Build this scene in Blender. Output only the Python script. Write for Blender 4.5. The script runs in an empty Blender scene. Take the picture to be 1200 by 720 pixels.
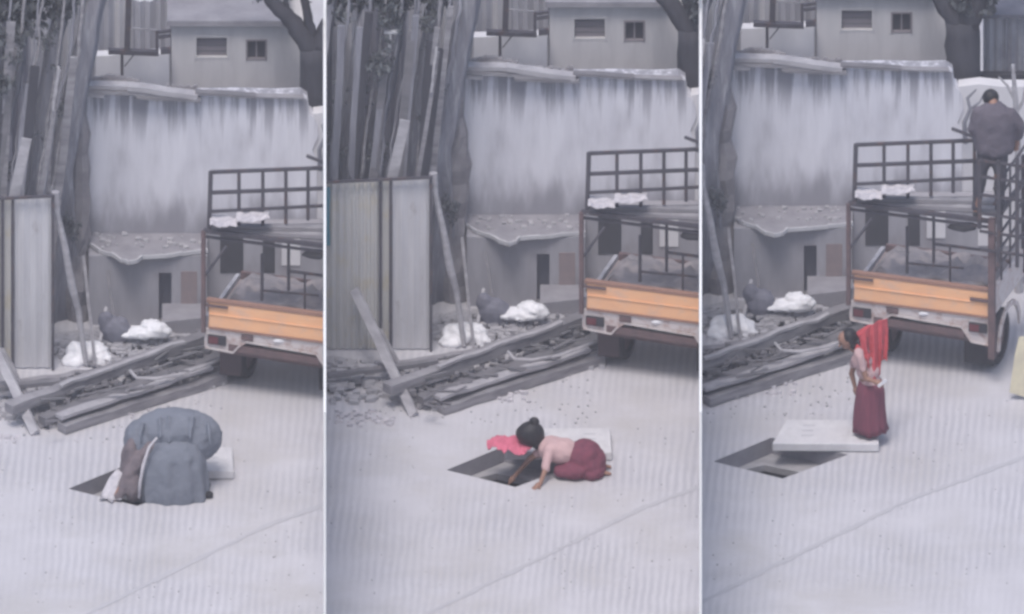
import bpy, bmesh, math, random
from mathutils import Vector, Matrix, Euler, noise
R = math.radians
SC = bpy.context.scene
rnd = random.Random(7)

# ---------------------------------------------------------------- camera, sky, sun, exposure
PITCH = R(25.0); SN, CS = math.sin(PITCH), math.cos(PITCH)
cam_d = bpy.data.cameras.new("camera"); cam = bpy.data.objects.new("camera", cam_d)
SC.collection.objects.link(cam); SC.camera = cam
cam_d.type = 'ORTHO'; cam_d.ortho_scale = 12.0; cam_d.clip_end = 400; cam_d.clip_start = 0.1
cam.location = Vector((0, -CS * 16.0, SN * 16.0)); cam.rotation_euler = (R(90) - PITCH, 0, 0)
W = bpy.data.worlds.new("World"); SC.world = W; W.use_nodes = True
nt = W.node_tree; sky = nt.nodes.new("ShaderNodeTexSky"); sky.sky_type = 'NISHITA'; sky.sun_disc = False
SUN_EL, SUN_AZ = R(66), R(196)           # azimuth clockwise from +Y: the sun stands high, behind and left of the viewer
sky.sun_elevation = SUN_EL; sky.sun_rotation = SUN_AZ; sky.dust_density = 3.0; sky.air_density = 1.3
nt.links.new(sky.outputs[0], nt.nodes['Background'].inputs[0]); nt.nodes['Background'].inputs[1].default_value = 0.11
sd = bpy.data.lights.new("sun", 'SUN'); sun = bpy.data.objects.new("sun", sd); SC.collection.objects.link(sun)
sd.energy = 1.5; sd.angle = R(22); sd.color = (1.0, 0.95, 0.92)
sdir = Vector((math.sin(SUN_AZ) * math.cos(SUN_EL), math.cos(SUN_AZ) * math.cos(SUN_EL), math.sin(SUN_EL)))
sun.rotation_euler = sdir.to_track_quat('Z', 'Y').to_euler(); sun.location = (0, 0, 20)
SC.view_settings.view_transform = 'Standard'; SC.view_settings.look = 'None'
SC.view_settings.exposure = 0.63; SC.view_settings.gamma = 1.0
SC.cycles.filter_width = 2.9

# ---------------------------------------------------------------- yard survey: the three yards share one plan
def at(px, py, y):      # plan reading -> point at depth y
    return Vector(((px - 600) / 100, y, ((360 - py) / 100 - y * SN) / CS))
def gp(px, py, z=0.0):  # plan reading -> point at height z
    return Vector(((px - 600) / 100, ((360 - py) / 100 - z * CS) / SN, z))
X = lambda px: (px - 600) / 100
# name, shift of the yard, left and right edge, words
BAYS = [dict(n=0, off=Vector((0, 0, 0)), lo=X(-160), hi=X(378.5), w='left yard', who='grey crouching person'),
        dict(n=1, off=Vector((4.43, .22 / SN, 0)), lo=X(382.5 - 443), hi=X(819 - 443), w='middle yard', who='person lying at the hole'),
        dict(n=2, off=Vector((7.56, .32 / SN, 0)), lo=X(823 - 756), hi=X(620), w='right yard', who='woman with the red scarf')]
B = BAYS[0]

# ---------------------------------------------------------------- materials
MATS = {}
def mat(name, c1, c2=None, sc=(3, 3, 3), rough=.85, bump=.2, det=6, metal=0, c3=None, sc3=(1, 1, 1), t3=(.45, .7), contrast=(.3, .7)):
    if name in MATS: return MATS[name]
    m = bpy.data.materials.new(name); m.use_nodes = True; t = m.node_tree; N = t.nodes; L = t.links
    b = N['Principled BSDF']; b.inputs['Roughness'].default_value = rough; b.inputs['Metallic'].default_value = metal
    b.inputs['Specular IOR Level'].default_value = .3
    tc = N.new('ShaderNodeTexCoord')
    def nz(scale, detail):
        mp = N.new('ShaderNodeMapping'); mp.inputs['Scale'].default_value = scale
        L.new(tc.outputs['Object'], mp.inputs[0]); q = N.new('ShaderNodeTexNoise'); q.inputs['Detail'].default_value = detail
        q.inputs['Scale'].default_value = 1; q.inputs['Roughness'].default_value = .65; L.new(mp.outputs[0], q.inputs[0]); return q
    n1 = nz(sc, det); cr = N.new('ShaderNodeValToRGB')
    c2 = c2 or tuple(v * .75 for v in c1)
    cr.color_ramp.elements[0].position = contrast[0]; cr.color_ramp.elements[0].color = (*c2, 1)
    cr.color_ramp.elements[1].position = contrast[1]; cr.color_ramp.elements[1].color = (*c1, 1)
    L.new(n1.outputs[0], cr.inputs[0]); out = cr.outputs[0]
    if c3:
        n3 = nz(sc3, 5); r3 = N.new('ShaderNodeMapRange'); r3.inputs[1].default_value, r3.inputs[2].default_value = t3
        L.new(n3.outputs[0], r3.inputs[0]); mx = N.new('ShaderNodeMixRGB'); L.new(r3.outputs[0], mx.inputs[0])
        L.new(out, mx.inputs[1]); mx.inputs[2].default_value = (*c3, 1); out = mx.outputs[0]
    L.new(out, b.inputs['Base Color'])
    if bump:
        bp = N.new('ShaderNodeBump'); bp.inputs['Strength'].default_value = bump; bp.inputs['Distance'].default_value = .02
        L.new(n1.outputs[0], bp.inputs['Height']); L.new(bp.outputs[0], b.inputs['Normal'])
    m['out'] = 1; MATS[name] = m; return m

def wall_material():
    """whitewash with dark runs from the coping and damp rising from the foot (object z = height)"""
    m = mat('stained_whitewash', (.70, .70, .76), (.58, .58, .64), sc=(5, 5, .7), bump=.25)
    t = m.node_tree; N = t.nodes; L = t.links; b = N['Principled BSDF']
    src = b.inputs['Base Color'].links[0].from_socket
    tc = N.new('ShaderNodeTexCoord'); sp = N.new('ShaderNodeSeparateXYZ'); L.new(tc.outputs['Object'], sp.inputs[0])
    mp = N.new('ShaderNodeMapping'); mp.inputs['Scale'].default_value = (7, 7, .35); L.new(tc.outputs['Object'], mp.inputs[0])
    q = N.new('ShaderNodeTexNoise'); q.inputs['Scale'].default_value = 1.3; q.inputs['Detail'].default_value = 7; q.inputs['Roughness'].default_value = .7
    L.new(mp.outputs[0], q.inputs[0])
    def M(op, a, b_, c=None):
        n = N.new('ShaderNodeMath'); n.operation = op; n.use_clamp = False
        for i, v in enumerate((a, b_)):
            if isinstance(v, (int, float)): n.inputs[i].default_value = v
            else: L.new(v, n.inputs[i])
        return n.outputs[0]
    def MR(v, a, b_, c=0, d=1):
        n = N.new('ShaderNodeMapRange'); n.interpolation_type = 'SMOOTHSTEP'
        for i, k in enumerate((a, b_, c, d)): n.inputs[i + 1].default_value = k
        L.new(v, n.inputs[0]); return n.outputs[0]
    top = MR(sp.outputs[2], 1.95, 2.72)                 # reach of the runs
    runs = M('MULTIPLY', MR(M('ADD', q.outputs[0], M('MULTIPLY', top, .16)), .54, .72), M('ADD', top, .12))
    low = MR(sp.outputs[2], 1.65, .95)
    mp2 = N.new('ShaderNodeMapping'); mp2.inputs['Scale'].default_value = (2.6, 2.6, .8); L.new(tc.outputs['Object'], mp2.inputs[0])
    q2 = N.new('ShaderNodeTexNoise'); q2.inputs['Scale'].default_value = 1.6; q2.inputs['Detail'].default_value = 8; L.new(mp2.outputs[0], q2.inputs[0])
    damp = MR(M('ADD', M('MULTIPLY', low, .55), M('MULTIPLY', q2.outputs[0], 1.1)), .52, 1.12)
    mx = N.new('ShaderNodeMixRGB'); L.new(runs, mx.inputs[0]); L.new(src, mx.inputs[1]); mx.inputs[2].default_value = (.27, .27, .31, 1)
    mx2 = N.new('ShaderNodeMixRGB'); L.new(damp, mx2.inputs[0]); L.new(mx.outputs[0], mx2.inputs[1]); mx2.inputs[2].default_value = (.27, .265, .30, 1)
    L.new(mx2.outputs[0], b.inputs['Base Color']); return m

def ground_material():
    m = mat('yard_concrete', (.54, .53, .565), (.47, .46, .49), sc=(1.3, 1.3, 1), bump=.1, c3=(.43, .415, .42), sc3=(.8, .8, 1), t3=(.45, .75))
    t = m.node_tree; N = t.nodes; L = t.links; b = N['Principled BSDF']
    src = b.inputs['Base Color'].links[0].from_socket
    tc = N.new('ShaderNodeTexCoord')
    mp = N.new('ShaderNodeMapping'); mp.inputs['Scale'].default_value = (1, .33, 1); mp.inputs['Rotation'].default_value = (0, 0, R(7))
    L.new(tc.outputs['Object'], mp.inputs[0])
    wv = N.new('ShaderNodeTexWave'); wv.inputs['Scale'].default_value = 3.5; wv.inputs['Distortion'].default_value = 3.2
    wv.inputs['Detail'].default_value = 3; wv.inputs['Detail Scale'].default_value = .8; wv.inputs['Detail Roughness'].default_value = .7
    L.new(mp.outputs[0], wv.inputs[0])
    q = N.new('ShaderNodeTexNoise'); q.inputs['Scale'].default_value = .55; q.inputs['Detail'].default_value = 3
    L.new(tc.outputs['Object'], q.inputs[0])
    mr = N.new('ShaderNodeMapRange'); mr.inputs[1].default_value = .38; mr.inputs[2].default_value = .62; mr.inputs[3].default_value = .03; mr.inputs[4].default_value = .6
    L.new(q.outputs[0], mr.inputs[0])
    mu = N.new('ShaderNodeMath'); mu.operation = 'MULTIPLY'; L.new(wv.outputs[1], mu.inputs[0]); L.new(mr.outputs[0], mu.inputs[1])
    mx = N.new('ShaderNodeMixRGB'); L.new(mu.outputs[0], mx.inputs[0]); L.new(src, mx.inputs[1]); mx.inputs[2].default_value = (.34, .34, .38, 1)
    # fine grit
    g = N.new('ShaderNodeTexNoise'); g.inputs['Scale'].default_value = 60; g.inputs['Detail'].default_value = 4; L.new(tc.outputs['Object'], g.inputs[0])
    gm = N.new('ShaderNodeMapRange'); gm.inputs[1].default_value = .35; gm.inputs[2].default_value = .65; gm.inputs[3].default_value = .93; gm.inputs[4].default_value = 1.05
    L.new(g.outputs[0], gm.inputs[0]); mz = N.new('ShaderNodeMixRGB'); mz.blend_type = 'MULTIPLY'; mz.inputs[0].default_value = 1
    L.new(mx.outputs[0], mz.inputs[1]); L.new(gm.outputs[0], mz.inputs[2]); L.new(mz.outputs[0], b.inputs['Base Color'])
    bp = N.new('ShaderNodeBump'); bp.inputs['Strength'].default_value = .25; bp.inputs['Distance'].default_value = .01
    L.new(g.outputs[0], bp.inputs['Height']); L.new(bp.outputs[0], b.inputs['Normal'])
    return m

white_paint = mat('white_paint', (.82, .82, .82), (.78, .78, .78), bump=.05)
wallm = wall_material(); groundm = ground_material()
plaster = mat('house_plaster', (.56, .545, .56), (.49, .48, .495), sc=(4, 4, 1), bump=.1, c3=(.42, .41, .43), sc3=(3, 3, .6))
plaster2 = mat('pale_plaster', (.66, .65, .68), (.56, .55, .58), sc=(3, 3, 1), bump=.1)
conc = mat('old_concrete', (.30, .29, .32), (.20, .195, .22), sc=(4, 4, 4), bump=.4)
conc_pale = mat('pale_concrete', (.50, .50, .53), (.42, .42, .45), sc=(6, 6, 6), bump=.2)
slabm = mat('slab_concrete', (.60, .59, .61), (.50, .49, .52), sc=(5, 5, 5), bump=.2, c3=(.45, .44, .46), sc3=(6, 3, 3), t3=(.55, .8))
lowm = mat('damp_render', (.34, .335, .37), (.26, .255, .285), sc=(5, 5, 1.2), bump=.3, c3=(.23, .215, .235), sc3=(2.5, 2.5, 1), t3=(.52, .75))
rustbrick = mat('brick_brown', (.27, .21, .21), (.21, .18, .19), sc=(9, 9, 9))
wood_grey = mat('weathered_wood', (.32, .31, .335), (.14, .135, .15), sc=(2, 2, 12), bump=.5)
wood_pale = mat('pale_wood', (.46, .45, .475), (.25, .24, .265), sc=(3, 3, 9), bump=.3)
wood_dark = mat('dark_wood', (.20, .19, .21), (.12, .12, .13), sc=(3, 3, 9), bump=.5)
bark = mat('grey_bark', (.27, .27, .31), (.16, .16, .19), sc=(14, 14, 1.6), bump=.8, c3=(.42, .42, .46), sc3=(12, 12, .8), t3=(.55, .75))
bark_dark = mat('dark_bark', (.065, .065, .08), (.04, .04, .05), sc=(9, 9, 2), bump=.8)
leafm = mat('leaf', (.12, .13, .14), (.07, .075, .085), sc=(6, 6, 6), rough=.7, bump=0)
sheet = mat('metal_sheet', (.54, .535, .56), (.43, .425, .45), sc=(8, 8, 1), rough=.6, bump=.15, c3=(.33, .31, .32), sc3=(5, 5, 3), t3=(.6, .75))
sheet_y = mat('yellowed_sheet', (.54, .525, .50), (.43, .425, .43), sc=(7, 7, 1.2), rough=.6, bump=.15, c3=(.48, .43, .33), sc3=(4, 4, 3), t3=(.5, .75))
shedm = mat('shed_sheet', (.42, .42, .46), (.30, .30, .34), sc=(9, 9, .8), rough=.7, bump=.3, c3=(.22, .22, .26), sc3=(2, 2, 1.5), t3=(.5, .7))
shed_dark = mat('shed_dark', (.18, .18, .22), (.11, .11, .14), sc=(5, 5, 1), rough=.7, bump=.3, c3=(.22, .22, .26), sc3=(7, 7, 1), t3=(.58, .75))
steel = mat('cage_steel', (.085, .08, .095), (.05, .045, .055), sc=(9, 9, 9), rough=.55, bump=.1, c3=(.13, .08, .07), sc3=(7, 7, 7), t3=(.55, .7))
orange = mat('orange_paint', (.84, .48, .26), (.76, .42, .24), sc=(4, 4, 9), rough=.5, bump=.08, c3=(.62, .44, .35), sc3=(5, 5, 7), t3=(.5, .8))
orange_rim = mat('faded_rim', (.34, .19, .14), (.25, .15, .12), sc=(8, 8, 8), rough=.6)
bedm = mat('bed_floor', (.42, .34, .33), (.30, .27, .28), sc=(6, 3, 6), rough=.7, c3=(.36, .37, .35), sc3=(2, 2, 2), t3=(.5, .7))
truckwhite = mat('truck_white', (.60, .56, .56), (.50, .45, .45), sc=(8, 8, 8), rough=.5, c3=(.36, .24, .21), sc3=(9, 9, 9), t3=(.5, .7))
rubber = mat('rubber', (.035, .035, .04), (.02, .02, .025), sc=(12, 12, 12), rough=.8)
rusty = mat('rusty_steel', (.17, .11, .11), (.10, .075, .08), sc=(8, 8, 8), rough=.8)
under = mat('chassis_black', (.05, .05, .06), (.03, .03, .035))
greenpl = mat('green_tank', (.10, .15, .14), (.07, .10, .10))
lampred = mat('lamp_red', (.16, .04, .05), (.10, .03, .035), rough=.3, bump=0)
glassd = mat('dark_pane', (.055, .055, .07), (.04, .04, .05), rough=.25, bump=0)
boardm = mat('window_board', (.25, .225, .245), (.20, .185, .205), sc=(3, 3, 14))
plast = mat('white_plastic', (.80, .80, .83), (.66, .66, .70), sc=(5, 5, 5), rough=.4, bump=.2)
dirt = mat('dirt', (.27, .255, .27), (.17, .16, .175), sc=(6, 6, 6), bump=.6)
rubblem = mat('rubble', (.42, .41, .44), (.29, .285, .305), sc=(9, 9, 9), bump=.5)
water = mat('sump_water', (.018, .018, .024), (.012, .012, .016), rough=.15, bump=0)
tealm = mat('teal_cloth', (.07, .22, .28), (.05, .15, .2))
tarpm = mat('grey_tarp', (.27, .25, .27), (.17, .165, .18), sc=(4, 4, 4), rough=.6, c3=(.38, .33, .33), sc3=(3, 3, 3), t3=(.5, .7))
flapm = mat('mudflap_rubber', (.085, .06, .065), (.05, .04, .045))
ledgem = mat('pit_ledge', (.42, .41, .43), (.24, .235, .25), sc=(3, 5, 4), bump=.5)
cream = mat('cream_board', (.62, .57, .42), (.50, .46, .36), sc=(5, 5, 5))
stripm = mat('strip_grey', (.45, .445, .475), (.40, .395, .425), sc=(6, 6, 6))
skin = mat('skin', (.30, .17, .125), (.26, .145, .11), rough=.55, bump=.03)
hairm = mat('hair', (.022, .02, .024), (.012, .012, .014), sc=(40, 40, 8), rough=.45, bump=.4)
kurta = mat('grey_kurta', (.175, .19, .23), (.145, .16, .195), sc=(5, 5, 5), rough=.9, bump=.5)
kurta_dk = mat('brown_shawl', (.19, .155, .165), (.12, .105, .12), sc=(8, 8, 8), rough=.9)
palecloth = mat('pale_cloth', (.60, .57, .60), (.38, .37, .41), sc=(12, 12, 12), rough=.9, bump=.5)
pinkb = mat('pink_blouse', (.55, .38, .38), (.44, .30, .31), sc=(8, 8, 8), rough=.9, bump=.3)
maroon = mat('maroon_skirt', (.20, .055, .085), (.13, .04, .065), sc=(14, 14, 2), rough=.9, bump=.6)
redm = mat('red_scarf', (.52, .085, .095), (.40, .06, .075), sc=(9, 9, 9), rough=.9, bump=.4)
pinkred = mat('pink_scarf', (.62, .16, .24), (.48, .12, .18), sc=(9, 9, 9), rough=.9, bump=.4)
shirtm = mat('brown_shirt', (.125, .11, .135), (.09, .08, .10), sc=(5, 5, 5), rough=.9, bump=.4)
trouser = mat('dark_trousers', (.06, .058, .075), (.045, .045, .055), sc=(6, 6, 6), rough=.9)
eyem = mat('eye', (.03, .03, .03), (.02, .02, .02), rough=.2, bump=0)

# ---------------------------------------------------------------- mesh helpers (all in plan coordinates)
class MB:
    def __init__(s): s.v = []; s.f = []
    def add(s, vs, fs):
        o = len(s.v); s.v += [Vector(v) for v in vs]; s.f += [tuple(i + o for i in f) for f in fs]; return s
    def box(s, a, b, M=None):
        (x0, y0, z0), (x1, y1, z1) = a, b
        vs = [Vector(p) for p in ((x0,y0,z0),(x1,y0,z0),(x1,y1,z0),(x0,y1,z0),(x0,y0,z1),(x1,y0,z1),(x1,y1,z1),(x0,y1,z1))]
        if M: vs = [M @ v for v in vs]
        return s.add(vs, [(3,2,1,0),(4,5,6,7),(0,1,5,4),(1,2,6,5),(2,3,7,6),(3,0,4,7)])
    def prism(s, pts, d, d2=None):
        """polygon pts (3-D) extruded by vector d"""
        n = len(pts); a = [Vector(p) for p in pts]; b = [p + Vector(d) for p in a]
        return s.add(a + b, [tuple(range(n))[::-1], tuple(range(n, 2 * n))] + [(i, (i + 1) % n, n + (i + 1) % n, n + i) for i in range(n)])
    def beam(s, p, q, w, h, segs=1, wob=0, up=Vector((0, 0, 1))):
        p, q = Vector(p), Vector(q); d = (q - p).normalized(); sd_ = d.cross(up)
        if sd_.length < .01: sd_ = Vector((1, 0, 0))
        sd_.normalize(); u = sd_.cross(d); rings = []
        for i in range(segs + 1):
            c = p.lerp(q, i / segs) + Vector((rnd.uniform(-wob, wob) for _ in range(3)))
            k = 1 + rnd.uniform(-wob, wob) * 3
            rings.append([c + sd_ * (a * w / 2 * k) + u * (b * h / 2 * k) for a, b in ((-1, -1), (1, -1), (1, 1), (-1, 1))])
        vs = [v for r in rings for v in r]; fs = [(3, 2, 1, 0), tuple(4 * segs + i for i in range(4))]
        for i in range(segs):
            for j in range(4):
                fs.append((4 * i + j, 4 * i + (j + 1) % 4, 4 * i + 4 + (j + 1) % 4, 4 * i + 4 + j))
        return s.add(vs, fs)
    def tube(s, pts, rad, n=8, flute=0, wob=0, nf=5):
        pts = [Vector(p) for p in pts]; rad = rad if isinstance(rad, (list, tuple)) else [rad] * len(pts)
        vs = []; m = len(pts)
        for i, p in enumerate(pts):
            d = (pts[min(i + 1, m - 1)] - pts[max(i - 1, 0)]).normalized()
            a = d.cross(Vector((0, 1, 0)) if abs(d.y) < .9 else Vector((1, 0, 0))).normalized(); b = d.cross(a)
            for k in range(n):
                t = 2 * math.pi * k / n
                r = rad[i] * (1 + flute * math.sin(nf * t + i * .25)) * (1 + (rnd.uniform(-wob, wob)))
                vs.append(p + a * (math.cos(t) * r) + b * (math.sin(t) * r))
        fs = [tuple(range(n))[::-1], tuple(range((m - 1) * n, m * n))]
        for i in range(m - 1):
            for k in range(n): fs.append((i*n+k, i*n+(k+1)%n, (i+1)*n+(k+1)%n, (i+1)*n+k))
        return s.add(vs, fs)
    def ell(s, c, r, M=None, nu=14, nv=9, wob=0):
        c = Vector(c); r = (r, r, r) if not hasattr(r, '__len__') else r; vs = []; fs = []
        M = M or Matrix.Identity(3)
        vs.append(c + M @ Vector((0, 0, r[2])))
        for i in range(1, nv):
            th = math.pi * i / nv
            for k in range(nu):
                ph = 2 * math.pi * k / nu; q = 1 + rnd.uniform(-wob, wob)
                vs.append(c + M @ Vector((r[0]*math.sin(th)*math.cos(ph)*q, r[1]*math.sin(th)*math.sin(ph)*q, r[2]*math.cos(th)*q)))
        vs.append(c + M @ Vector((0, 0, -r[2])))
        for k in range(nu): fs.append((0, 1+k, 1+(k+1)%nu))
        for i in range(nv - 2):
            for k in range(nu): fs.append((1+i*nu+k, 1+(i+1)*nu+k, 1+(i+1)*nu+(k+1)%nu, 1+i*nu+(k+1)%nu))
        l = len(vs) - 1; o = 1 + (nv - 2) * nu
        for k in range(nu): fs.append((l, o+(k+1)%nu, o+k))
        return s.add(vs, fs)
    def cap(s, p, q, r0, r1, n=10):   # tapered limb with round ends
        p, q = Vector(p), Vector(q); d = q - p
        s.ell(p, r0, nu=n, nv=7); s.ell(q, r1, nu=n, nv=7)
        return s.tube([p, q], [r0, r1], n=n)
    def chunk(s, c, r):
        c = Vector(c); vs = []
        for sx in (-1, 1):
            for sy in (-1, 1):
                for sz in (-1, 1): vs.append(c + Vector((sx*r*rnd.uniform(.5,1), sy*r*rnd.uniform(.5,1), sz*r*rnd.uniform(.35,.7))))
        return s.add(vs, [(0,1,3,2),(4,6,7,5),(0,4,5,1),(2,3,7,6),(0,2,6,4),(1,5,7,3)])

FOLD = {}
class Thing:
    """one top-level thing; parts are gathered, then placed in yard B with its base as origin"""
    def __init__(s, name, label, cat, group=None, kind=None, solo=False):
        s.name, s.label, s.cat, s.group, s.kind = name, label, cat, group, kind; s.parts = []; s.solo = solo
    def part(s, name, mb, m, label=None, kind=None, smooth=False, parent=None, remesh=None, clip=True, bevel=0, sm=0, fold=0):
        s.parts.append(dict(name=name, mb=mb, m=m, label=label, kind=kind, smooth=smooth, parent=parent, remesh=remesh, clip=clip, bevel=bevel, sm=sm, fold=fold)); return len(s.parts) - 1
    def build(s, bay=None):
        bay = bay or B
        allv = [v for p in s.parts for v in p['mb'].v]
        base = Vector(((min(v.x for v in allv) + max(v.x for v in allv)) / 2, (min(v.y for v in allv) + max(v.y for v in allv)) / 2, min(v.z for v in allv)))
        if len(s.parts) == 1 or s.kind == 'structure': base.z = base.z
        made = {}
        for i, p in enumerate(s.parts):
            me = bpy.data.meshes.new(p['name']); me.from_pydata([v[:] for v in p['mb'].v], [], p['mb'].f)
            bm = bmesh.new(); bm.from_mesh(me)
            if p['remesh'] is None: bmesh.ops.recalc_face_normals(bm, faces=bm.faces)
            if p['clip']:
                for x, sg in ((bay['lo'], -1), (bay['hi'], 1)):
                    if any((v.co.x - x) * sg > 0 for v in bm.verts):
                        g = bm.verts[:] + bm.edges[:] + bm.faces[:]
                        r = bmesh.ops.bisect_plane(bm, geom=g, plane_co=(x, 0, 0), plane_no=(sg, 0, 0), clear_outer=True)
                        ed = [e for e in r['geom_cut'] if isinstance(e, bmesh.types.BMEdge)]
                        if ed and len(bm.faces) < 6000: bmesh.ops.holes_fill(bm, edges=ed)
            if not bm.faces: bm.free(); bpy.data.meshes.remove(me); continue
            bm.transform(Matrix.Translation(-base)); bm.to_mesh(me); bm.free()
            if p['smooth']: me.polygons.foreach_set('use_smooth', [True] * len(me.polygons))
            me.materials.append(p['m'])
            o = bpy.data.objects.new(p['name'], me)
            if p['remesh']:
                r = o.modifiers.new('remesh', 'REMESH'); r.mode = 'VOXEL'; r.voxel_size = p['remesh']; r.use_smooth_shade = True
                k = o.modifiers.new('smooth', 'SMOOTH'); k.iterations = p.get('sm') or 4; k.factor = .5
            if p['fold']:
                tx = FOLD.get('t') or bpy.data.textures.new('folds', 'CLOUDS'); FOLD['t'] = tx; tx.noise_scale = .2; tx.noise_depth = 2
                k = o.modifiers.new('folds', 'DISPLACE'); k.texture = tx; k.strength = p['fold']; k.mid_level = .5; k.texture_coords = 'LOCAL'
            if p['bevel']:
                k = o.modifiers.new('bevel', 'BEVEL'); k.width = p['bevel']; k.segments = 2; k.limit_method = 'ANGLE'
            made[i] = o
        if not made: return None
        if len(s.parts) == 1 and 0 in made and s.parts[0]['name'] == s.name: root = made.pop(0); SC.collection.objects.link(root)
        else:
            root = bpy.data.objects.new(s.name, None); SC.collection.objects.link(root); root.empty_display_size = .2
        root.location = base + bay['off']
        for i, o in made.items():
            SC.collection.objects.link(o); pi = s.parts[i]['parent']
            o.parent = made.get(pi, root) if pi is not None else root
            if s.parts[i]['label']: o['label'] = s.parts[i]['label']
            if s.parts[i]['kind']: o['kind'] = s.parts[i]['kind']
        if s.kind: root['kind'] = s.kind
        if s.label: root['label'] = s.label
        if s.cat: root['category'] = s.cat
        if s.group: root['group'] = s.group
        return root

def single(name, mb, m, label, cat, group=None, kind=None, **k):
    t = Thing(name, label, cat, group, kind); t.part(name, mb, m, **k); return t.build()

# ================================================================ GROUND with the three openings
HOLE = [gp(80, 573), gp(148, 545), gp(238, 565), gp(161, 593)]     # A B C D
def ground():
    bm = bmesh.new(); ed = []
    def loop(ps):
        vs = [bm.verts.new(p) for p in ps]
        for i in range(len(vs)): ed.append(bm.edges.new((vs[i], vs[(i + 1) % len(vs)])))
    loop([(-58, -28, 0), (58, -28, 0), (58, 58, 0), (-58, 58, 0)])
    for b in BAYS: loop([p + b['off'] for p in HOLE])
    bmesh.ops.triangle_fill(bm, edges=ed, use_beauty=True)
    bmesh.ops.recalc_face_normals(bm, faces=bm.faces)
    me = bpy.data.meshes.new('ground'); bm.to_mesh(me); bm.free(); me.materials.append(groundm)
    if me.polygons[0].normal.z < 0: me.flip_normals()
    o = bpy.data.objects.new('ground', me); SC.collection.objects.link(o)
    o['kind'] = 'structure'; o['label'] = 'pale concrete yard floor with faint ripples'
ground()

# added dividers: white separating lines between the three views, given depth as walls
for px, lab in ((380.6, 'thin tall white divider added between the left yard and the middle yard'), (821, 'thin tall white divider added between the middle yard and the right yard')):
    t = Thing('added_divider', lab, 'added divider', 'thin white added dividers')
    t.part('added_divider', MB().box((X(px - 1.5), -10.2, 0), (X(px + 1.5), 4.6, 3.4)), white_paint, clip=False); t.build(dict(off=Vector(), lo=-99, hi=99))

# ================================================================ THE YARD
def corr(x0, x1, y, z0a, z1a, z0b=None, z1b=None, pitch=.09, amp=.018, th=.004, dy=0):
    """vertical corrugated sheet from x0 to x1; bottom/top heights at both ends"""
    z0b = z0a if z0b is None else z0b; z1b = z1a if z1b is None else z1b
    n = max(2, int((x1 - x0) / pitch * 4)); vs = []
    for i in range(n + 1):
        f = i / n; x = x0 + (x1 - x0) * f; yy = y + dy * f + amp * math.sin(2 * math.pi * (x - x0) / pitch)
        zb = z0a + (z0b - z0a) * f; zt = z1a + (z1b - z1a) * f
        vs += [(x, yy, zb), (x, yy, zt), (x, yy + th, zb), (x, yy + th, zt)]
    fs = []
    for i in range(n):
        a = 4 * i; b = a + 4
        fs += [(a, b, b+1, a+1), (a+2, a+3, b+3, b+2), (a+1, b+1, b+3, a+3), (a, a+2, b+2, b)]
    fs += [(0, 1, 3, 2), (4*n, 4*n+2, 4*n+3, 4*n+1)]
    return MB().add(vs, fs)

def leaves(c, r, n, size):
    m = MB()
    for _ in range(n):
        while True:
            d = Vector((rnd.uniform(-1, 1), rnd.uniform(-1, 1), rnd.uniform(-1, 1)))
            if d.length < 1: break
        q = 1 + .35 * noise.noise(Vector(d) * 2.3 + Vector(c))
        p = Vector(c) + Vector((d.x * r[0], d.y * r[1], d.z * r[2])) * q
        if noise.noise(p * 2.6) < -.12: continue
        a = Euler((rnd.uniform(0, 6), rnd.uniform(0, 6), rnd.uniform(0, 6))).to_matrix(); s = size * rnd.uniform(.6, 1.3)
        m.add([p + a @ Vector(v) for v in ((-s, 0, 0), (0, -s * .45, s * .1), (s, 0, 0), (0, s * .45, s * .1))], [(0, 1, 2, 3)])
    return m

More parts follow.
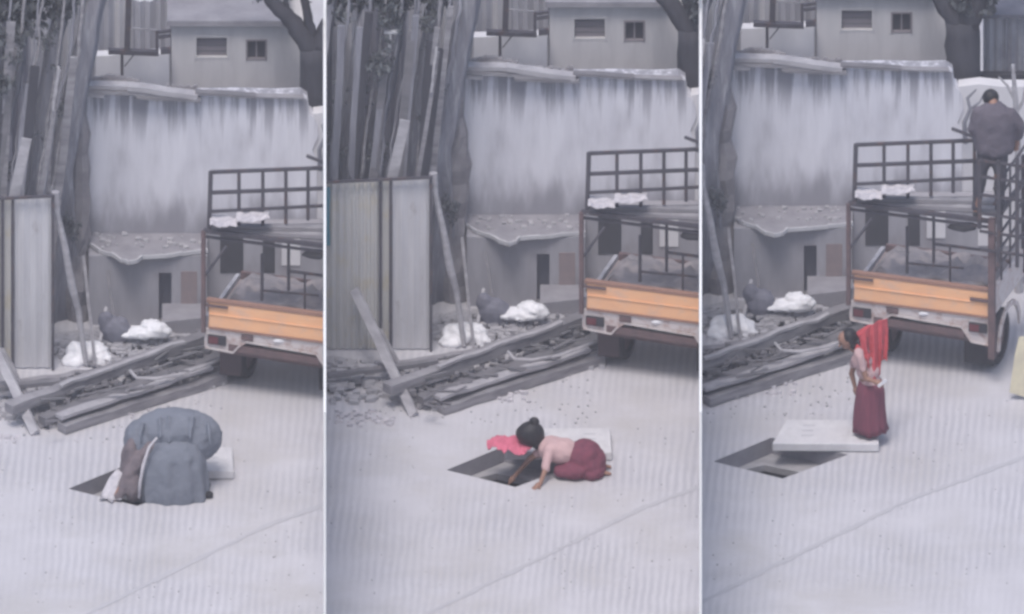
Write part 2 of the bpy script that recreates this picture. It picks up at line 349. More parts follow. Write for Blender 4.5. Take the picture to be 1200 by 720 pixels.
def yard():
    w, who = B['w'], B['who']; n = B['n']
    # ---- shaft of the opening
    c = sum(HOLE, Vector()) / 4
    t = Thing('drain_pit', f'open square drain pit in the ground beside the {who}', 'drain pit', 'open square drain pits')
    D = Vector((0, 0, -.3)); out = [p + (p - c).normalized() * .10 for p in HOLE]
    for i in range(4):
        j = (i + 1) % 4
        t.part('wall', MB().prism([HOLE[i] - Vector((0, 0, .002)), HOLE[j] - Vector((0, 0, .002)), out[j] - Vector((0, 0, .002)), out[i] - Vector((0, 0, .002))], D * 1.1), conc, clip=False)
    fl = [p + Vector((0, 0, -.21)) for p in HOLE]; nk = [gp(114, 583, -.21), gp(140, 577, -.21), gp(192, 588, -.21), gp(160, 600, -.21)]
    for i in range(4):
        j = (i + 1) % 4
        t.part('ledge', MB().prism([fl[i], fl[j], nk[j], nk[i]], (0, 0, -.08)), ledgem, clip=False)
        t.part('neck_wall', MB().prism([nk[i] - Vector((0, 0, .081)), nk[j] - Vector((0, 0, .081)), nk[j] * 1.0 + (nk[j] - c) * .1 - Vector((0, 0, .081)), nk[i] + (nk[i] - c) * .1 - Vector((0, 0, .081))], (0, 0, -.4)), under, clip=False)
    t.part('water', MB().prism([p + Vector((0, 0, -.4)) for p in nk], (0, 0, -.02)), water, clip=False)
    t.build()
    # ---- cover slab
    t = Thing('cover_slab', f'thick pale concrete cover slab pulled off the pit beside the {who}', 'cover slab', 'concrete cover slabs')
    y0 = gp(0, 562).y; z0, z1 = .010, .115
    a, b = X(149), X(274); y1 = y0 + .66
    t.part('slab', MB().prism([(a, y0, z0), (b, y0 - .02, z0), (b - .02, y1, z0), (a + .16, y1, z0)], (0, 0, z1 - z0)), slabm, bevel=.012, clip=False)
    for sx, sy in ((.34, .2), (.34, .34), (.36, .48), (.93, .2), (.93, .34), (.92, .48)):
        t.part('slot', MB().box((a + sx, y0 + sy, z1 + .001), (a + sx + .14, y0 + sy + .03, z1 + .004)), conc_pale, clip=False)
    t.build()
    # ---- thin, slightly darker strip laid across the ground
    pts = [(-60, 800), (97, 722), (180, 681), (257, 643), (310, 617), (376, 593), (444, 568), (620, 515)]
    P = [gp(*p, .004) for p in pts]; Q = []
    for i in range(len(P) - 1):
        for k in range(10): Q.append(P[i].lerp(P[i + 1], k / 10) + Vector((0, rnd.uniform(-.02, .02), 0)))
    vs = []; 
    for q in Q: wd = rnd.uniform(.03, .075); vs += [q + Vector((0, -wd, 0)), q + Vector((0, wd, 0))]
    single('pavement_strip', MB().add(vs, [(2*i, 2*i+2, 2*i+3, 2*i+1) for i in range(len(Q) - 1)]), stripm, f'faint dark strip crossing the concrete of the {w}', None, kind='structure')

    # ---- boundary wall: whitewashed, with coping planks
    t = Thing('boundary_wall', f'tall whitewashed wall with dark runs, behind the truck in the {w}', 'wall', 'tall stained whitewashed walls')
    zt = at(0, 113, 0).z
    prof = []
    xs = [78, 100, 130, 160, 200, 240, 280, 310, 335, 352, 360, 362, 368, 372, 373, 366, 372, 368]
    top = [110, 112, 110, 113, 113, 114, 113, 114, 114, 113, 118, 134, 138, 146, 160, 176, 190, 360]
    poly = [at(x, y, 0) for x, y in zip(xs, top)]
    poly[-1].z = 0
    poly = [Vector((X(78), 0, 0))] + poly
    t.part('whitewashed_face', MB().prism(poly, (0, .25, 0)), wallm)
    for (x0, y0_, x1, y1_, h, dz) in ((84, 99, 158, 101, .05, 0), (100, 104, 205, 110, .045, 0), (150, 101, 231, 112, .06, 0), (88, 108, 122, 110, .05, 0), (160, 112, 235, 115, .04, 0)):
        t.part('coping_plank', MB().beam(at(x0, y0_, -.08), at(x1, y1_, -.06), .15, h, 4, .006), wood_pale if h > .045 else wood_grey)
    t.part('coping_plank', MB().beam(at(229, 108, -.05), at(300, 112, -.04), .1, .035, 4, .004), wood_dark)
    t.part('coping_plank', MB().beam(at(298, 112, -.02), at(356, 114, -.02), .1, .02, 4, .004), wood_grey)
    m = MB()
    for _ in range(90):
        x = rnd.uniform(92, 162); m.chunk(at(x, 97 - 6 * math.exp(-((x - 130) / 25) ** 2) * rnd.uniform(0, 1.3), .04), .035)
    for _ in range(50): m.chunk(at(rnd.uniform(175, 230), 104 + rnd.uniform(-3, 3), .05), .03)
    t.part('loose_mortar', m, dirt, kind='stuff')
    t.build()
    # low wall to the right, past the broken end
    t = Thing('low_wall', f'low pale plastered wall past the broken wall end in the {w}', 'wall', 'low pale walls')
    t.part('low_wall', MB().prism([at(367, 134, .02), at(392, 131, .02), at(420, 134, .02), at(640, 133, .02), Vector((X(640), .02, 0)), Vector((X(367), .02, 0))], (0, .2, 0)), plaster2); t.build()
    # ---- plinth with broken ledge
    t = Thing('plinth', f'damp grey plinth under a broken concrete ledge at the wall foot in the {w}', 'plinth', 'damp plinths under a broken ledge')
    zl = at(0, 300, -.5).z
    fr = [(104, 1), (185, 1), (186, 0), (200, 0), (201, 1), (241, 1)]
    t.part('face', MB().box((X(104), -.5, 0), (X(186), 0, zl)).box((X(201), -.5, 0), (X(243), 0, zl)).box((X(186), -.5, zl - .22), (X(201), 0, zl)), lowm)
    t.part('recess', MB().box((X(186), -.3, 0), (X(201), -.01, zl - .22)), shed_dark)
    t.part('brick_patch', MB().box((X(212), -.508, zl - .62), (X(231), -.5, zl - .2)), rustbrick)
    lp = [(98, 284), (106, 290), (117, 297), (130, 301), (143, 308), (152, 311), (160, 309), (167, 304), (190, 303), (214, 300), (243, 297)]
    edge = [gp(x, y, zl) for x, y in lp]
    pol = [Vector((X(243), .0, zl)), Vector((X(98), .0, zl))] + edge
    t.part('ledge', MB().prism(pol, (0, 0, .06)), conc)
    m = MB()
    for i in range(len(edge) - 1): m.beam(edge[i] + Vector((0, -.01, .035)), edge[i + 1] + Vector((0, -.01, .035)), .03, .045, 2, .006)
    t.part('ledge_rim', m, conc_pale)
    m = MB()
    for _ in range(34): m.chunk((X(rnd.uniform(108, 240)), rnd.uniform(-.42, -.05), zl + .07), rnd.uniform(.012, .04))
    t.part('debris', m, rubblem, kind='stuff')
    t.part('step', MB().prism([gp(190, 378, .28), gp(243, 372, .28), (X(243), -.5, .28), (X(190), -.5, .28)], (0, 0, -.28)), conc)
    t.build()
    # dark damp back of the yard right of plinth
    t = Thing('damp_patch_wall', f'dark damp lower wall behind the truck bed in the {w}', 'wall', 'dark lower walls behind the trucks')
    t.part('damp_patch_wall', MB().box((X(244), -.12, 0), (X(640), -.003, at(0, 262, -.12).z)), lowm)
    zz = at(0, 262, -.12).z
    t.part('opening', MB().box((X(258), -.13, .5), (X(285), -.121, zz - .12)), under)
    t.part('opening', MB().box((X(308), -.13, .5), (X(322), -.121, zz - .1)), under)
    t.part('pale_panel', MB().box((X(330), -.135, .6), (X(352), -.121, zz - .2)), plaster2)
    t.part('pale_panel', MB().box((X(390), -.135, .5), (X(450), -.121, zz - .02)), plaster2)
    t.build()
    # ---- rough pillar at wall's left end
    m = MB(); P = [at(90, 116, -.25)]
    for k in range(1, 14): P.append(Vector((X(90 + rnd.uniform(-3, 3)), -.3 + rnd.uniform(-.03, .03), P[0].z * (1 - k / 13))))
    m.tube(P, [.12 + .05 * (k / 13) + rnd.uniform(-.02, .03) for k in range(14)], 10, wob=.12)
    t = Thing('rough_pillar', f'rough mossy masonry pillar at the left end of the white wall in the {w}', 'pillar', 'rough masonry pillars')
    t.part('rough_pillar', m, dirt); t.build()
    # ---- bushy clump on the pillar
    t = Thing('dry_bush', f'dry grey bush clinging to the pillar behind the leaning pale pole in the {w}', 'bush', 'dry bushes on the pillars')
    t.part('foliage', leaves(at(86, 250, -.62), (.13, .1, .38), 420, .035), leafm)
    t.part('stem', MB().tube([at(88, 300, -.55), at(86, 250, -.62), at(84, 222, -.62)], [.02, .015, .006], 6, wob=.1), bark); t.build()

    # ---- house behind
    yh = 1.2
    t = Thing('house', f'pale flat roofed house with two square windows above the white wall, {w}', 'house', 'pale flat roofed houses')
    def hx(px, py): return at(px, py, yh)
    zt = at(0, 27, yh).z
    x0, x1 = X(201), X(357); r = .22
    win = [(228, 42, 268, 69), (288, 46, 313, 71)]
    # front face built as strips round the windows
    m = MB(); xsn = [201, 228, 268, 288, 313, 357 - 22]
    def zof(py): return at(0, py, yh).z
    m.box((x0, yh, 0), (X(228), yh + .2, zt)).box((X(268), yh, 0), (X(288), yh + .2, zt)).box((X(313), yh, 0), (X(335), yh + .2, zt))
    for a_, b_, c_, d_ in win: m.box((X(a_), yh, 0), (X(c_), yh + .2, zof(d_))).box((X(a_), yh, zof(b_)), (X(c_), yh + .2, zt))
    arc = [Vector((X(335), yh, 0)), Vector((x1, yh, 0))] + [Vector((X(335) + r * math.cos(a_ * math.pi / 16), yh, zt - r + r * math.sin(a_ * math.pi / 16))) for a_ in range(9)]
    m.prism(arc, (0, .2, 0))
    t.part('front_wall', m, plaster)
    t.part('side_wall', MB().box((x0, yh + .2, 0), (x0 + .2, yh + 2.6, zt)).box((x1 - .2, yh + .2, 0), (x1, yh + 2.6, zt - r)), plaster)
    t.part('roof', MB().box((x0 - .05, yh - .1, zt + .003), (X(338), yh + 2.7, zt + .07)), conc)
    for i, (a_, b_, c_, d_) in enumerate(win):
        f = t.part('window', MB().box((X(a_), yh + .06, zof(d_)), (X(c_), yh + .09, zof(b_))), glassd if i else boardm, label='dark open window' if i else 'boarded window')
        fm = MB(); e = .022; A, C_, Z0, Z1 = X(a_), X(c_), zof(d_), zof(b_)
        fm.box((A, yh - .012, Z0), (A + e, yh + .05, Z1)).box((C_ - e, yh - .012, Z0), (C_, yh + .05, Z1)).box((A + e, yh - .012, Z1 - e), (C_ - e, yh + .05, Z1)).box((A + e, yh - .004, Z0), (C_ - e, yh + .05, Z0 + e))
        t.part('frame', fm, plaster if not i else boardm, parent=f)
        if not i:
            for k in range(1, 4):
                zk = Z0 + (Z1 - Z0) * k / 4
                t.part('plank_gap', MB().box((A + e, yh + .052, zk - .006), (C_ - e, yh + .06, zk + .006)), wood_dark, parent=f)
        else:
            t.part('glazing_bar', MB().box(((A + C_) / 2 - .01, yh + .03, Z0 + e), ((A + C_) / 2 + .01, yh + .058, Z1 - e)), boardm, parent=f)
    t.build()
    # roof tank
    m = MB(); bz = zt + .07; cx = X(250); cy = yh + .75
    t = Thing('water_tank', f'dark water tank standing on the roof of the pale house, {w}', 'water tank', 'dark roof water tanks')
    t.part('barrel', MB().tube([(cx, cy, bz), (cx, cy, bz + .1), (cx, cy, bz + .11), (cx, cy, bz + .45), (cx, cy, bz + .52)], [.15, .15, .145, .15, .09], 16), shed_dark, smooth=False)
    t.part('lid', MB().tube([(cx, cy, bz + .52), (cx, cy, bz + .55)], [.05, .05], 12), under); t.build()
    # ---- white wall left of the house
    yl = 1.0
    t = Thing('back_wall', f'pale low back wall left of the pale house, behind the steel frame, {w}', 'wall', 'pale back walls')
    t.part('back_wall', MB().prism([at(112, 66, yl), at(198, 63, yl), (X(198), yl, 0), (X(112), yl, 0)], (0, .15, 0)), plaster2); t.build()
    # ---- steel frame
    ys = .7
    t = Thing('steel_frame', f'dark steel frame on a thin pole left of the house, {w}', 'steel frame', 'dark steel frames on poles')
    t.part('beam', MB().beam(at(127, 60, ys), at(186, 62, ys), .08, .055), steel)
    t.part('post', MB().beam(at(149, 58, ys), at(151, -12, ys), .07, .05, up=Vector((0, 1, 0))), steel)
    t.part('post', MB().beam(at(184, 58, ys), at(184, 36, ys), .035, .04, up=Vector((0, 1, 0))), steel)
    t.part('pole', MB().tube([Vector((X(143), ys, .0)), at(143, 60, ys)], .018, 8), steel)
    t.part('brace', MB().beam(at(146, 78, ys), at(158, 63, ys), .012, .012), steel)
    for q in (37, 43): t.part('bracket', MB().beam(at(186, q + 1, ys), at(200, q - 1, ys), .04, .03), steel)
    t.part('bracket', MB().beam(at(188, 60, ys), at(200, 59, ys), .05, .07), steel)
    t.part('crossbar', MB().beam(at(153, 33, ys), at(184, 36, ys), .02, .018), wood_grey)
    t.build()
    # ---- far shed behind (streaky corrugated sheets)
    t = Thing('far_shed', f'tall grey corrugated shed wall standing behind the steel frame, {w}', 'shed', 'grey corrugated sheds at the back')
    for k in range(7):
        xa, xb = X(60 + k * 24), X(60 + k * 24 + 25)
        t.part('sheet', corr(xa, xb, 1.9 + .02 * (k % 2), 0, 3.35 + rnd.uniform(-.3, .3), pitch=.11, amp=.025), shedm if k % 3 else sheet)
    t.build()
    t = Thing('dark_shed', f'dark shed wall behind the banyan roots, {w}', 'shed', 'dark sheds behind the banyans')
    for k in range(8):
        xa, xb = X(-170 + k * 29), X(-170 + k * 29 + 30)
        t.part('sheet', corr(xa, xb, 1.5 + .02 * (k % 2), 0, 3.9 + rnd.uniform(-.2, .2), pitch=.13, amp=.03), shed_dark if k % 3 != 1 else shedm)
    t.build()
    if n == 2 or n == 1:
        t = Thing('side_shed', f'grey sheet metal shed right of the dark trunk, {w}', 'shed', 'grey sheds beside the dark trunks')
        for k in range(9):
            t.part('sheet', corr(X(396 + k * 26), X(396 + k * 26 + 26.5), .9 + .02 * (k % 2), 0, at(0, 50, .9).z, pitch=.1, amp=.02), shedm)
        t.part('roof', MB().box((X(390), .8, at(0, 50, .9).z + .004), (X(640), 3.2, at(0, 50, .9).z + .05)), shed_dark)
        t.part('sill_beam', MB().box((X(390), .74, at(0, 129, .8).z), (X(640), .86, at(0, 118, .8).z)), under); t.build()
    # ---- pale frame & brackets at far left
    t = Thing('pale_bracket', f'small pale T shaped post above the fence among the banyan roots, {w}', 'post', 'small pale T shaped posts')
    t.part('post', MB().beam(at(13, 90, -.9), at(14, 61, -.9), .035, .03, up=Vector((0, 1, 0))), conc_pale)
    t.part('arm', MB().beam(at(7, 60, -.9), at(26, 59, -.9), .04, .035), conc_pale); t.build()
    t = Thing('rack', f'dark rack with a pale lower rail above the fence at the upper left, {w}', 'rack', 'dark racks at the upper left')
    t.part('rail', MB().beam(at(-130, 40, -.2), at(-12, 47, -.2), .05, .035), conc_pale)
    for q in (-120, -75, -50, -22): t.part('upright', MB().beam(at(q, 44, -.2), at(q, -16, -.2), .035, .03, up=Vector((0, 1, 0))), steel)
    t.part('rail', MB().beam(at(-130, 22, -.2), at(-18, 24, -.2), .03, .03), steel)
    t.part('post', MB().beam(Vector((X(-22), -.16, 0)), at(-22, 46, -.16), .05, .05, up=Vector((0, 1, 0))), steel); t.build()

    # ---- banyan with hanging roots
    t = Thing('banyan_tree', f'grey banyan with leaning fluted trunk and hanging roots behind the fence, {w}', 'tree', 'grey banyans behind the fences')
    def root_(pts, rad, m_=bark, nm='trunk', fl=.24):
        P_ = []
        for i in range(len(pts) - 1):
            for k in range(6): P_.append(Vector(pts[i]).lerp(Vector(pts[i + 1]), k / 6) + Vector((rnd.uniform(-.015, .015), 0, 0)))
        P_.append(Vector(pts[-1])); q = len(P_)
        t.part(nm, MB().tube(P_, [rad[0] + (rad[1] - rad[0]) * i / (q - 1) for i in range(q)], 18, flute=fl, wob=.04), m_, smooth=True)
    root_([gp(62, 372), at(72, 200, -.5), at(100, 60, -.3), at(118, -30, -.2)], (.16, .10))
    root_([gp(30, 372), at(38, 200, -.5), at(62, 60, -.3), at(84, -30, -.2)], (.10, .08))
    root_([gp(-12, 372), at(-6, 200, -.5), at(16, 90, -.5), at(34, -30, -.3)], (.10, .08))
    root_([gp(-48, 378), at(-40, 200, -.6), at(-24, 90, -.6), at(0, -30, -.4)], (.09, .07))
    root_([gp(-95, 378), at(-82, 200, -.6), at(-66, 90, -.6), at(-50, -30, -.4)], (.10, .08))
    for a_, b_, r_ in ((50, 82, .022), (44, 70, .018), (60, 92, .03), (20, 44, .02), (0, 24, .025), (-20, 6, .02), (-34, -12, .024), (-56, -38, .02), (56, 70, .014), (10, 40, .015)):
        root_([at(a_, 235, -.95), at((a_ + b_) / 2 - 3, 150, -.85), at(b_, 60, -.8), at(b_ + 8, -25, -.7)], (r_, r_ * .8), bark if rnd.random() < .6 else wood_grey, 'root', .1)
    for q in range(11):
        a_ = rnd.uniform(-60, 66); k_ = rnd.uniform(14, 46)
        tp = at(a_ + k_, rnd.uniform(20, 110), -.95); t.part('root', MB().beam(gp(a_, 400), tp, rnd.uniform(.05, .12), .03, 6, .008, up=Vector((0, 1, 0))), rnd.choice((bark, wood_dark, wood_grey, bark_dark)))
    cr = leaves(at(30, -5, -.2), (.75, .6, .42), 1500, .07)
    c2 = leaves(at(-70, 8, -.3), (.75, .5, .45), 1100, .07); cr.add(c2.v, c2.f)
    c3 = leaves(at(14, 45, -.95), (.16, .14, .32), 320, .05); cr.add(c3.v, c3.f)
    c4 = leaves(at(2, 100, -.95), (.18, .14, .2), 240, .05); cr.add(c4.v, c4.f)
    for q in ((60, 60, .2), (-30, 130, .25), (40, 170, .15), (-50, 190, .2), (75, 130, .12), (0, 200, .15)):
        c4 = leaves(at(q[0], q[1], -.8), (q[2], .1, q[2] * 1.4), 200, .035); cr.add(c4.v, c4.f)
    t.part('crown', cr, leafm); t.build()
    # ---- right dark tree
    if True:
        t = Thing('dark_tree', f'dark forked tree trunk behind the right end of the white wall, {w}', 'tree', 'dark forked trees behind the walls')
        yt = .55
        def lb(pts, rad, nm='limb'):
            P_ = []
            for i in range(len(pts) - 1):
                for k in range(5): P_.append(at(*Vector(pts[i]).lerp(Vector(pts[i + 1]), k / 5)[:2], yt + rnd.uniform(-.01, .01)) + Vector((rnd.uniform(-.012, .012), 0, 0)))
            P_.append(at(*pts[-1][:2], yt)); q = len(P_)
            t.part(nm, MB().tube(P_, [rad[0] + (rad[1] - rad[0]) * i / (q - 1) for i in range(q)], 12, flute=.08, wob=.06), bark_dark, smooth=True)
        lb([(374, 337, 0), (374, 200, 0), (374, 130, 0), (370, 55, 0)], (.24, .2), 'trunk')
        lb([(368, 62, 0), (345, 28, 0), (318, 2, 0), (300, -25, 0)], (.13, .05))
        lb([(366, 50, 0), (361, 20, 0), (354, -20, 0)], (.07, .04))
        lb([(378, 60, 0), (392, 20, 0), (398, -25, 0)], (.15, .09))
        lb([(340, 24, 0), (330, -20, 0)], (.035, .02))
        if n:
            cr = leaves(at(384, 18, yt), (.3, .3, .4), 700, .06); c2 = leaves(at(425, -2, yt + .1), (.5, .3, .25), 600, .06); cr.add(c2.v, c2.f)
        else: cr = leaves(at(330, -12, yt + .3), (.5, .3, .14), 350, .045)
        t.part('crown', cr, leafm); t.build()
    t = Thing('bare_branch', f'thin dark bare branch on the low wall beside the broken wall end, {w}', 'branch', 'thin bare branches')
    m = MB().tube([at(376, 200, -.1), at(374, 175, -.12), at(381, 160, -.12), at(378, 147, -.1), at(388, 137, -.1)], [.03, .028, .022, .02, .012], 7, wob=.15)
    m.tube([at(381, 160, -.12), at(392, 152, -.12), at(398, 140, -.1)], [.015, .012, .008], 6, wob=.15)
    t.part('bare_branch', m, bark); t.build()
    if n == 2:
        t = Thing('pale_branch', 'pale forked bare branch at the far right edge beside the man on the truck', 'branch')
        m = MB().tube([Vector((X(438), -.35, 0)), at(437, 200, -.35), at(434, 150, -.35), at(431, 108, -.35)], [.05, .04, .035, .02], 7, wob=.1)
        m.tube([at(434, 150, -.35), at(424, 132, -.35), at(414, 122, -.35)], [.022, .016, .01], 6, wob=.1)
        m.tube([at(435, 165, -.35), at(443, 150, -.35), at(448, 118, -.35)], [.022, .018, .01], 6, wob=.1)
        t.part('pale_branch', m, wood_pale); t.build()
    # stick in the air over the cage
    t = Thing('pole', f'short dark pole sticking out above the cage top at its right, {w}', 'pole', 'short dark poles above the cages')
    t.part('pole', MB().tube([at(360, 183, -2.3), at(384, 192, -2.5), at(392, 205, -2.55)], [.022, .022, .02], 7), steel); t.build()

    # ---- sheet-metal fence
    t = Thing('sheet_fence', f'sheet metal fence of corrugated panels with dark posts, lower left of the {w}', 'fence', 'sheet metal fences')
    yf = -1.72; zb = .02
    def z(py): return at(0, py, yf).z
    t.part('sheet_panel', corr(X(-150), X(-66), yf, zb, z(242), zb, z(236), pitch=.085), sheet)
    t.part('sheet_panel', corr(X(-60), X(1), yf, zb, z(236), zb, z(232), pitch=.085), sheet_y, label='yellowed corrugated panel')
    t.part('sheet_panel', corr(X(5), X(13), yf, zb, z(232), zb, z(231), pitch=.04, amp=.006), sheet_y)
    t.part('sheet_panel', corr(X(17), X(60), yf, zb, z(231), zb, z(229), pitch=.14, amp=.010), sheet)
    for p in (-63, 3, 15, 62): t.part('post', MB().box((X(p - 1.6), yf - .05, 0), (X(p + 1.6), yf - .015, z(232) + .03)), steel)
    t.part('top_rail', MB().beam(at(-150, 240, yf - .07), at(64, 230, yf - .07), .03, .03), steel)
    t.build()
    if n == 1:
        t = Thing('teal_cloth', 'narrow teal cloth strip hanging on the fence at the left edge of the middle yard', 'cloth')
        t.part('teal_cloth', MB().beam(at(-59, 242, yf - .06), at(-59, 310, yf - .06), .05, .03, 6, .006, up=Vector((0, 1, 0))), tealm); t.build()
    # leaning boards and poles
    def plank(name, lab, cat, grp, a_, b_, w_, h_, m_, segs=5):
        t = Thing(name, lab, cat, grp); t.part(name, MB().beam(a_, b_, w_, h_, segs, .006, up=Vector((0, 1, 0))), m_); t.build()
    plank('leaning_board', f'broad pale board leaning behind the fence top in the {w}', 'board', 'leaning boards', at(2, 300, -1.55), at(31, 163, -1.5), .12, .03, wood_pale)
    plank('leaning_board', f'narrow grey board leaning on the roots above the fence in the {w}', 'board', 'leaning boards', at(46, 236, -1.2), at(70, 82, -1.1), .05, .02, wood_grey)
    plank('thin_stick', f'thin pale stick leaning against the roots high above the fence in the {w}', 'stick', 'leaning sticks', at(62, 130, -1.16), at(69, 78, -1.13), .03, .02, wood_pale)
    t = Thing('leaning_pole', f'bent pale pole leaning from the fence end down to the rubble in the {w}', 'pole', 'bent pale leaning poles')
    t.part('leaning_pole', MB().tube([at(65, 225, -1.66), at(67, 250, -1.66), at(76, 290, -1.64), at(84, 335, -1.62), at(92, 365, -1.6), gp(101, 428, .02)], [.05, .035, .04, .05, .035, .03], 8, wob=.06), wood_pale); t.build()
    plank('thin_stick', f'thin grey stick propped upright against the plinth in the {w}', 'stick', 'leaning sticks', gp(112, 432, .02), at(98, 300, -.9), .035, .02, wood_grey)
    plank('thin_stick', f'short pale stick standing in the rubble beside the plinth in the {w}', 'stick', 'leaning sticks', gp(112, 424, .04), at(124, 360, -1.0), .035, .02, wood_pale)
    plank('thin_stick', f'dark curved stick against the damp plinth in the {w}', 'stick', 'leaning sticks', gp(140, 412, .02), at(126, 318, -.62), .025, .02, wood_dark)
    plank('prop_plank', f'pale grey plank propped at a slant in front of the fence in the {w}', 'plank', 'slanting prop planks', gp(42, 508, .03), at(-28, 362, -1.85), .11, .045, wood_pale)
    plank('prop_plank', f'second shorter dark plank propped behind the pale slanting plank in the {w}', 'plank', 'slanting prop planks', gp(50, 500, .03), at(2, 410, -1.9), .06, .04, wood_grey)
    # ---- timber pile
    def beam(lab, pa, pb, za, zb_, w_, h_, m_, segs=6):
        t = Thing('timber_beam', lab, 'beam', f'timber beams in the pile of the {w}')
        t.part('timber_beam', MB().beam(gp(*pa, za), gp(*pb, zb_), w_, h_, segs + 4, .013), m_); t.build()
    beam(f'long thick grey beam with pale upper edge, highest in the pile of the {w}', (10, 479), (250, 392), .26, .30, .15, .12, wood_grey)
    beam(f'thin pale batten lying on the thick long beam in the {w}', (70, 452), (215, 401), .36, .37, .06, .035, wood_pale)
    beam(f'middle beam of the pile in the {w}, lying under the thick long beam', (50, 492), (262, 418), .12, .14, .16, .10, wood_dark)
    beam(f'pale plank lying along the front of the pile in the {w}', (68, 488), (245, 430), .2, .2, .14, .04, wood_pale)
    beam(f'front dark beam on the ground edge of the pile in the {w}', (72, 502), (262, 442), .06, .06, .16, .11, wood_grey)
    beam(f'short dark board across the left end of the pile in the {w}', (-60, 462), (70, 446), .22, .25, .09, .05, wood_dark)
    beam(f'grey board lying in front of the fence foot in the {w}', (0, 452), (130, 432), .12, .16, .10, .04, wood_grey)
    m = MB()
    for _ in range(260):
        f_ = rnd.random(); q_ = rnd.uniform(-24, 30); p_ = gp(40 + 215 * f_, 492 - 74 * f_ + q_ * .6 - 6)
        m.chunk(p_ + Vector((0, 0, rnd.uniform(.02, .24))), rnd.uniform(.015, .05))
    for _ in range(46):
        f_ = rnd.random(); p_ = gp(45 + 190 * f_, 488 - 74 * f_ + rnd.uniform(-20, 12), rnd.uniform(.10, .34)); a_ = rnd.uniform(-.4, .9); l_ = rnd.uniform(.12, .4)
        m.beam(p_, p_ + Vector((math.cos(a_) * l_, math.sin(a_) * l_, rnd.uniform(-.03, .05))), rnd.uniform(.015, .04), .015)
    single('splintered_debris', m, wood_dark, f'dark splintered debris among the timber beams of the {w}', 'debris', kind='stuff')
    t = Thing('bent_pipe', f'thin pale bent pipe lying over the timber pile in the {w}', 'pipe', 'bent pipes on the piles')
    t.part('bent_pipe', MB().tube([gp(152, 434, .42), gp(160, 443, .36), gp(182, 444, .32), gp(215, 438, .3), gp(262, 420, .28)], .02, 7, wob=.05), wood_pale); t.build()
    # rubble
    m = MB()
    def heap(cx, cy, rx, ry, h, k, s0, s1):
        for _ in range(k):
            a_ = rnd.uniform(0, 6.28); q = math.sqrt(rnd.random()); p = gp(cx + rx * q * math.cos(a_), cy + ry * q * math.sin(a_))
            m.chunk(p + Vector((0, 0, h * (1 - q) + .01)), rnd.uniform(s0, s1))
    heap(150, 408, 110, 20, .22, 900, .015, .055); heap(60, 474, 75, 22, .10, 300, .02, .08); heap(-60, 470, 100, 26, .12, 260, .02, .08)
    heap(75, 490, 40, 14, .05, 120, .02, .06); heap(205, 448, 60, 14, .03, 90, .015, .05)
    single('rubble_heap', m, rubblem, f'heap of broken grey rubble under the timber pile in the {w}', 'rubble', kind='stuff')
    m = MB()
    for cx, cy, rx, ry, k in ((160, 486, 22, 8, 16), (178, 469, 8, 3, 4), (-25, 512, 26, 10, 40), (8, 515, 14, 6, 12), (215, 436, 20, 4, 8), (150, 400, 22, 6, 12)):
        for _ in range(k): m.chunk(gp(cx + rnd.uniform(-rx, rx), cy + rnd.uniform(-ry, ry), .015), rnd.uniform(.01, .04))
    single('scattered_litter', m, palecloth, f'scattered white scraps along the edge of the pile in the {w}', 'litter', kind='stuff')
    single('flat_scrap', MB().chunk(gp(177, 469, .035), .085), plast, f'flat white scrap on the ground before the timber pile in the {w}', 'scrap', 'flat white scraps')
    m = MB()
    for _ in range(150):
        px_, py_ = rnd.uniform(-60, 440), rnd.uniform(500, 720)
        p_ = gp(px_, py_)
        if 70 < px_ < 285 and 530 < py_ < 605: continue
        m.chunk(p_ + Vector((0, 0, .004)), rnd.uniform(.005, .013))
    for _ in range(90): m.chunk(gp(rnd.uniform(0, 260), rnd.uniform(455, 520), .006), rnd.uniform(.006, .02))
    single('grit', m, rubblem, f'loose grit and small pebbles scattered on the concrete of the {w}', 'grit', kind='stuff')
    # bags
    t = Thing('white_bag', f'crumpled white bag lying left on the rubble beneath the pale pole in the {w}', 'bag', 'crumpled white bags')
    m = MB().ell(at(103, 414, -1.45), (.27, .14, .13), wob=.13).ell(at(88, 423, -1.55), (.17, .12, .09), wob=.13).ell(at(118, 420, -1.5), (.14, .1, .09), wob=.12)
    t.part('white_bag', m, plast, remesh=.015, fold=.12); t.build()
    t = Thing('white_sheet', f'crumpled white plastic sheet by the plinth, right of the dark debris, {w}', 'plastic sheet', 'crumpled white sheets')
    m = MB().ell(at(168, 391, -1.3), (.24, .12, .07), wob=.15).ell(at(185, 386, -1.3), (.16, .1, .09), wob=.15).ell(at(152, 392, -1.3), (.14, .09, .05), wob=.15).ell(at(176, 381, -1.25), (.12, .1, .06), wob=.15)
    t.part('white_sheet', m, plast, remesh=.015, fold=.09); t.build()
    t = Thing('dark_bag', f'dark bulging bag between the white bag and the white sheet, {w}', 'bag', 'dark bulging bags')
    m = MB().ell(at(136, 388, -1.25), (.19, .12, .19), wob=.12).ell(at(124, 376, -1.25), (.10, .08, .12), wob=.12)
    t.part('dark_bag', m, shed_dark, remesh=.015); t.build()

    truck()

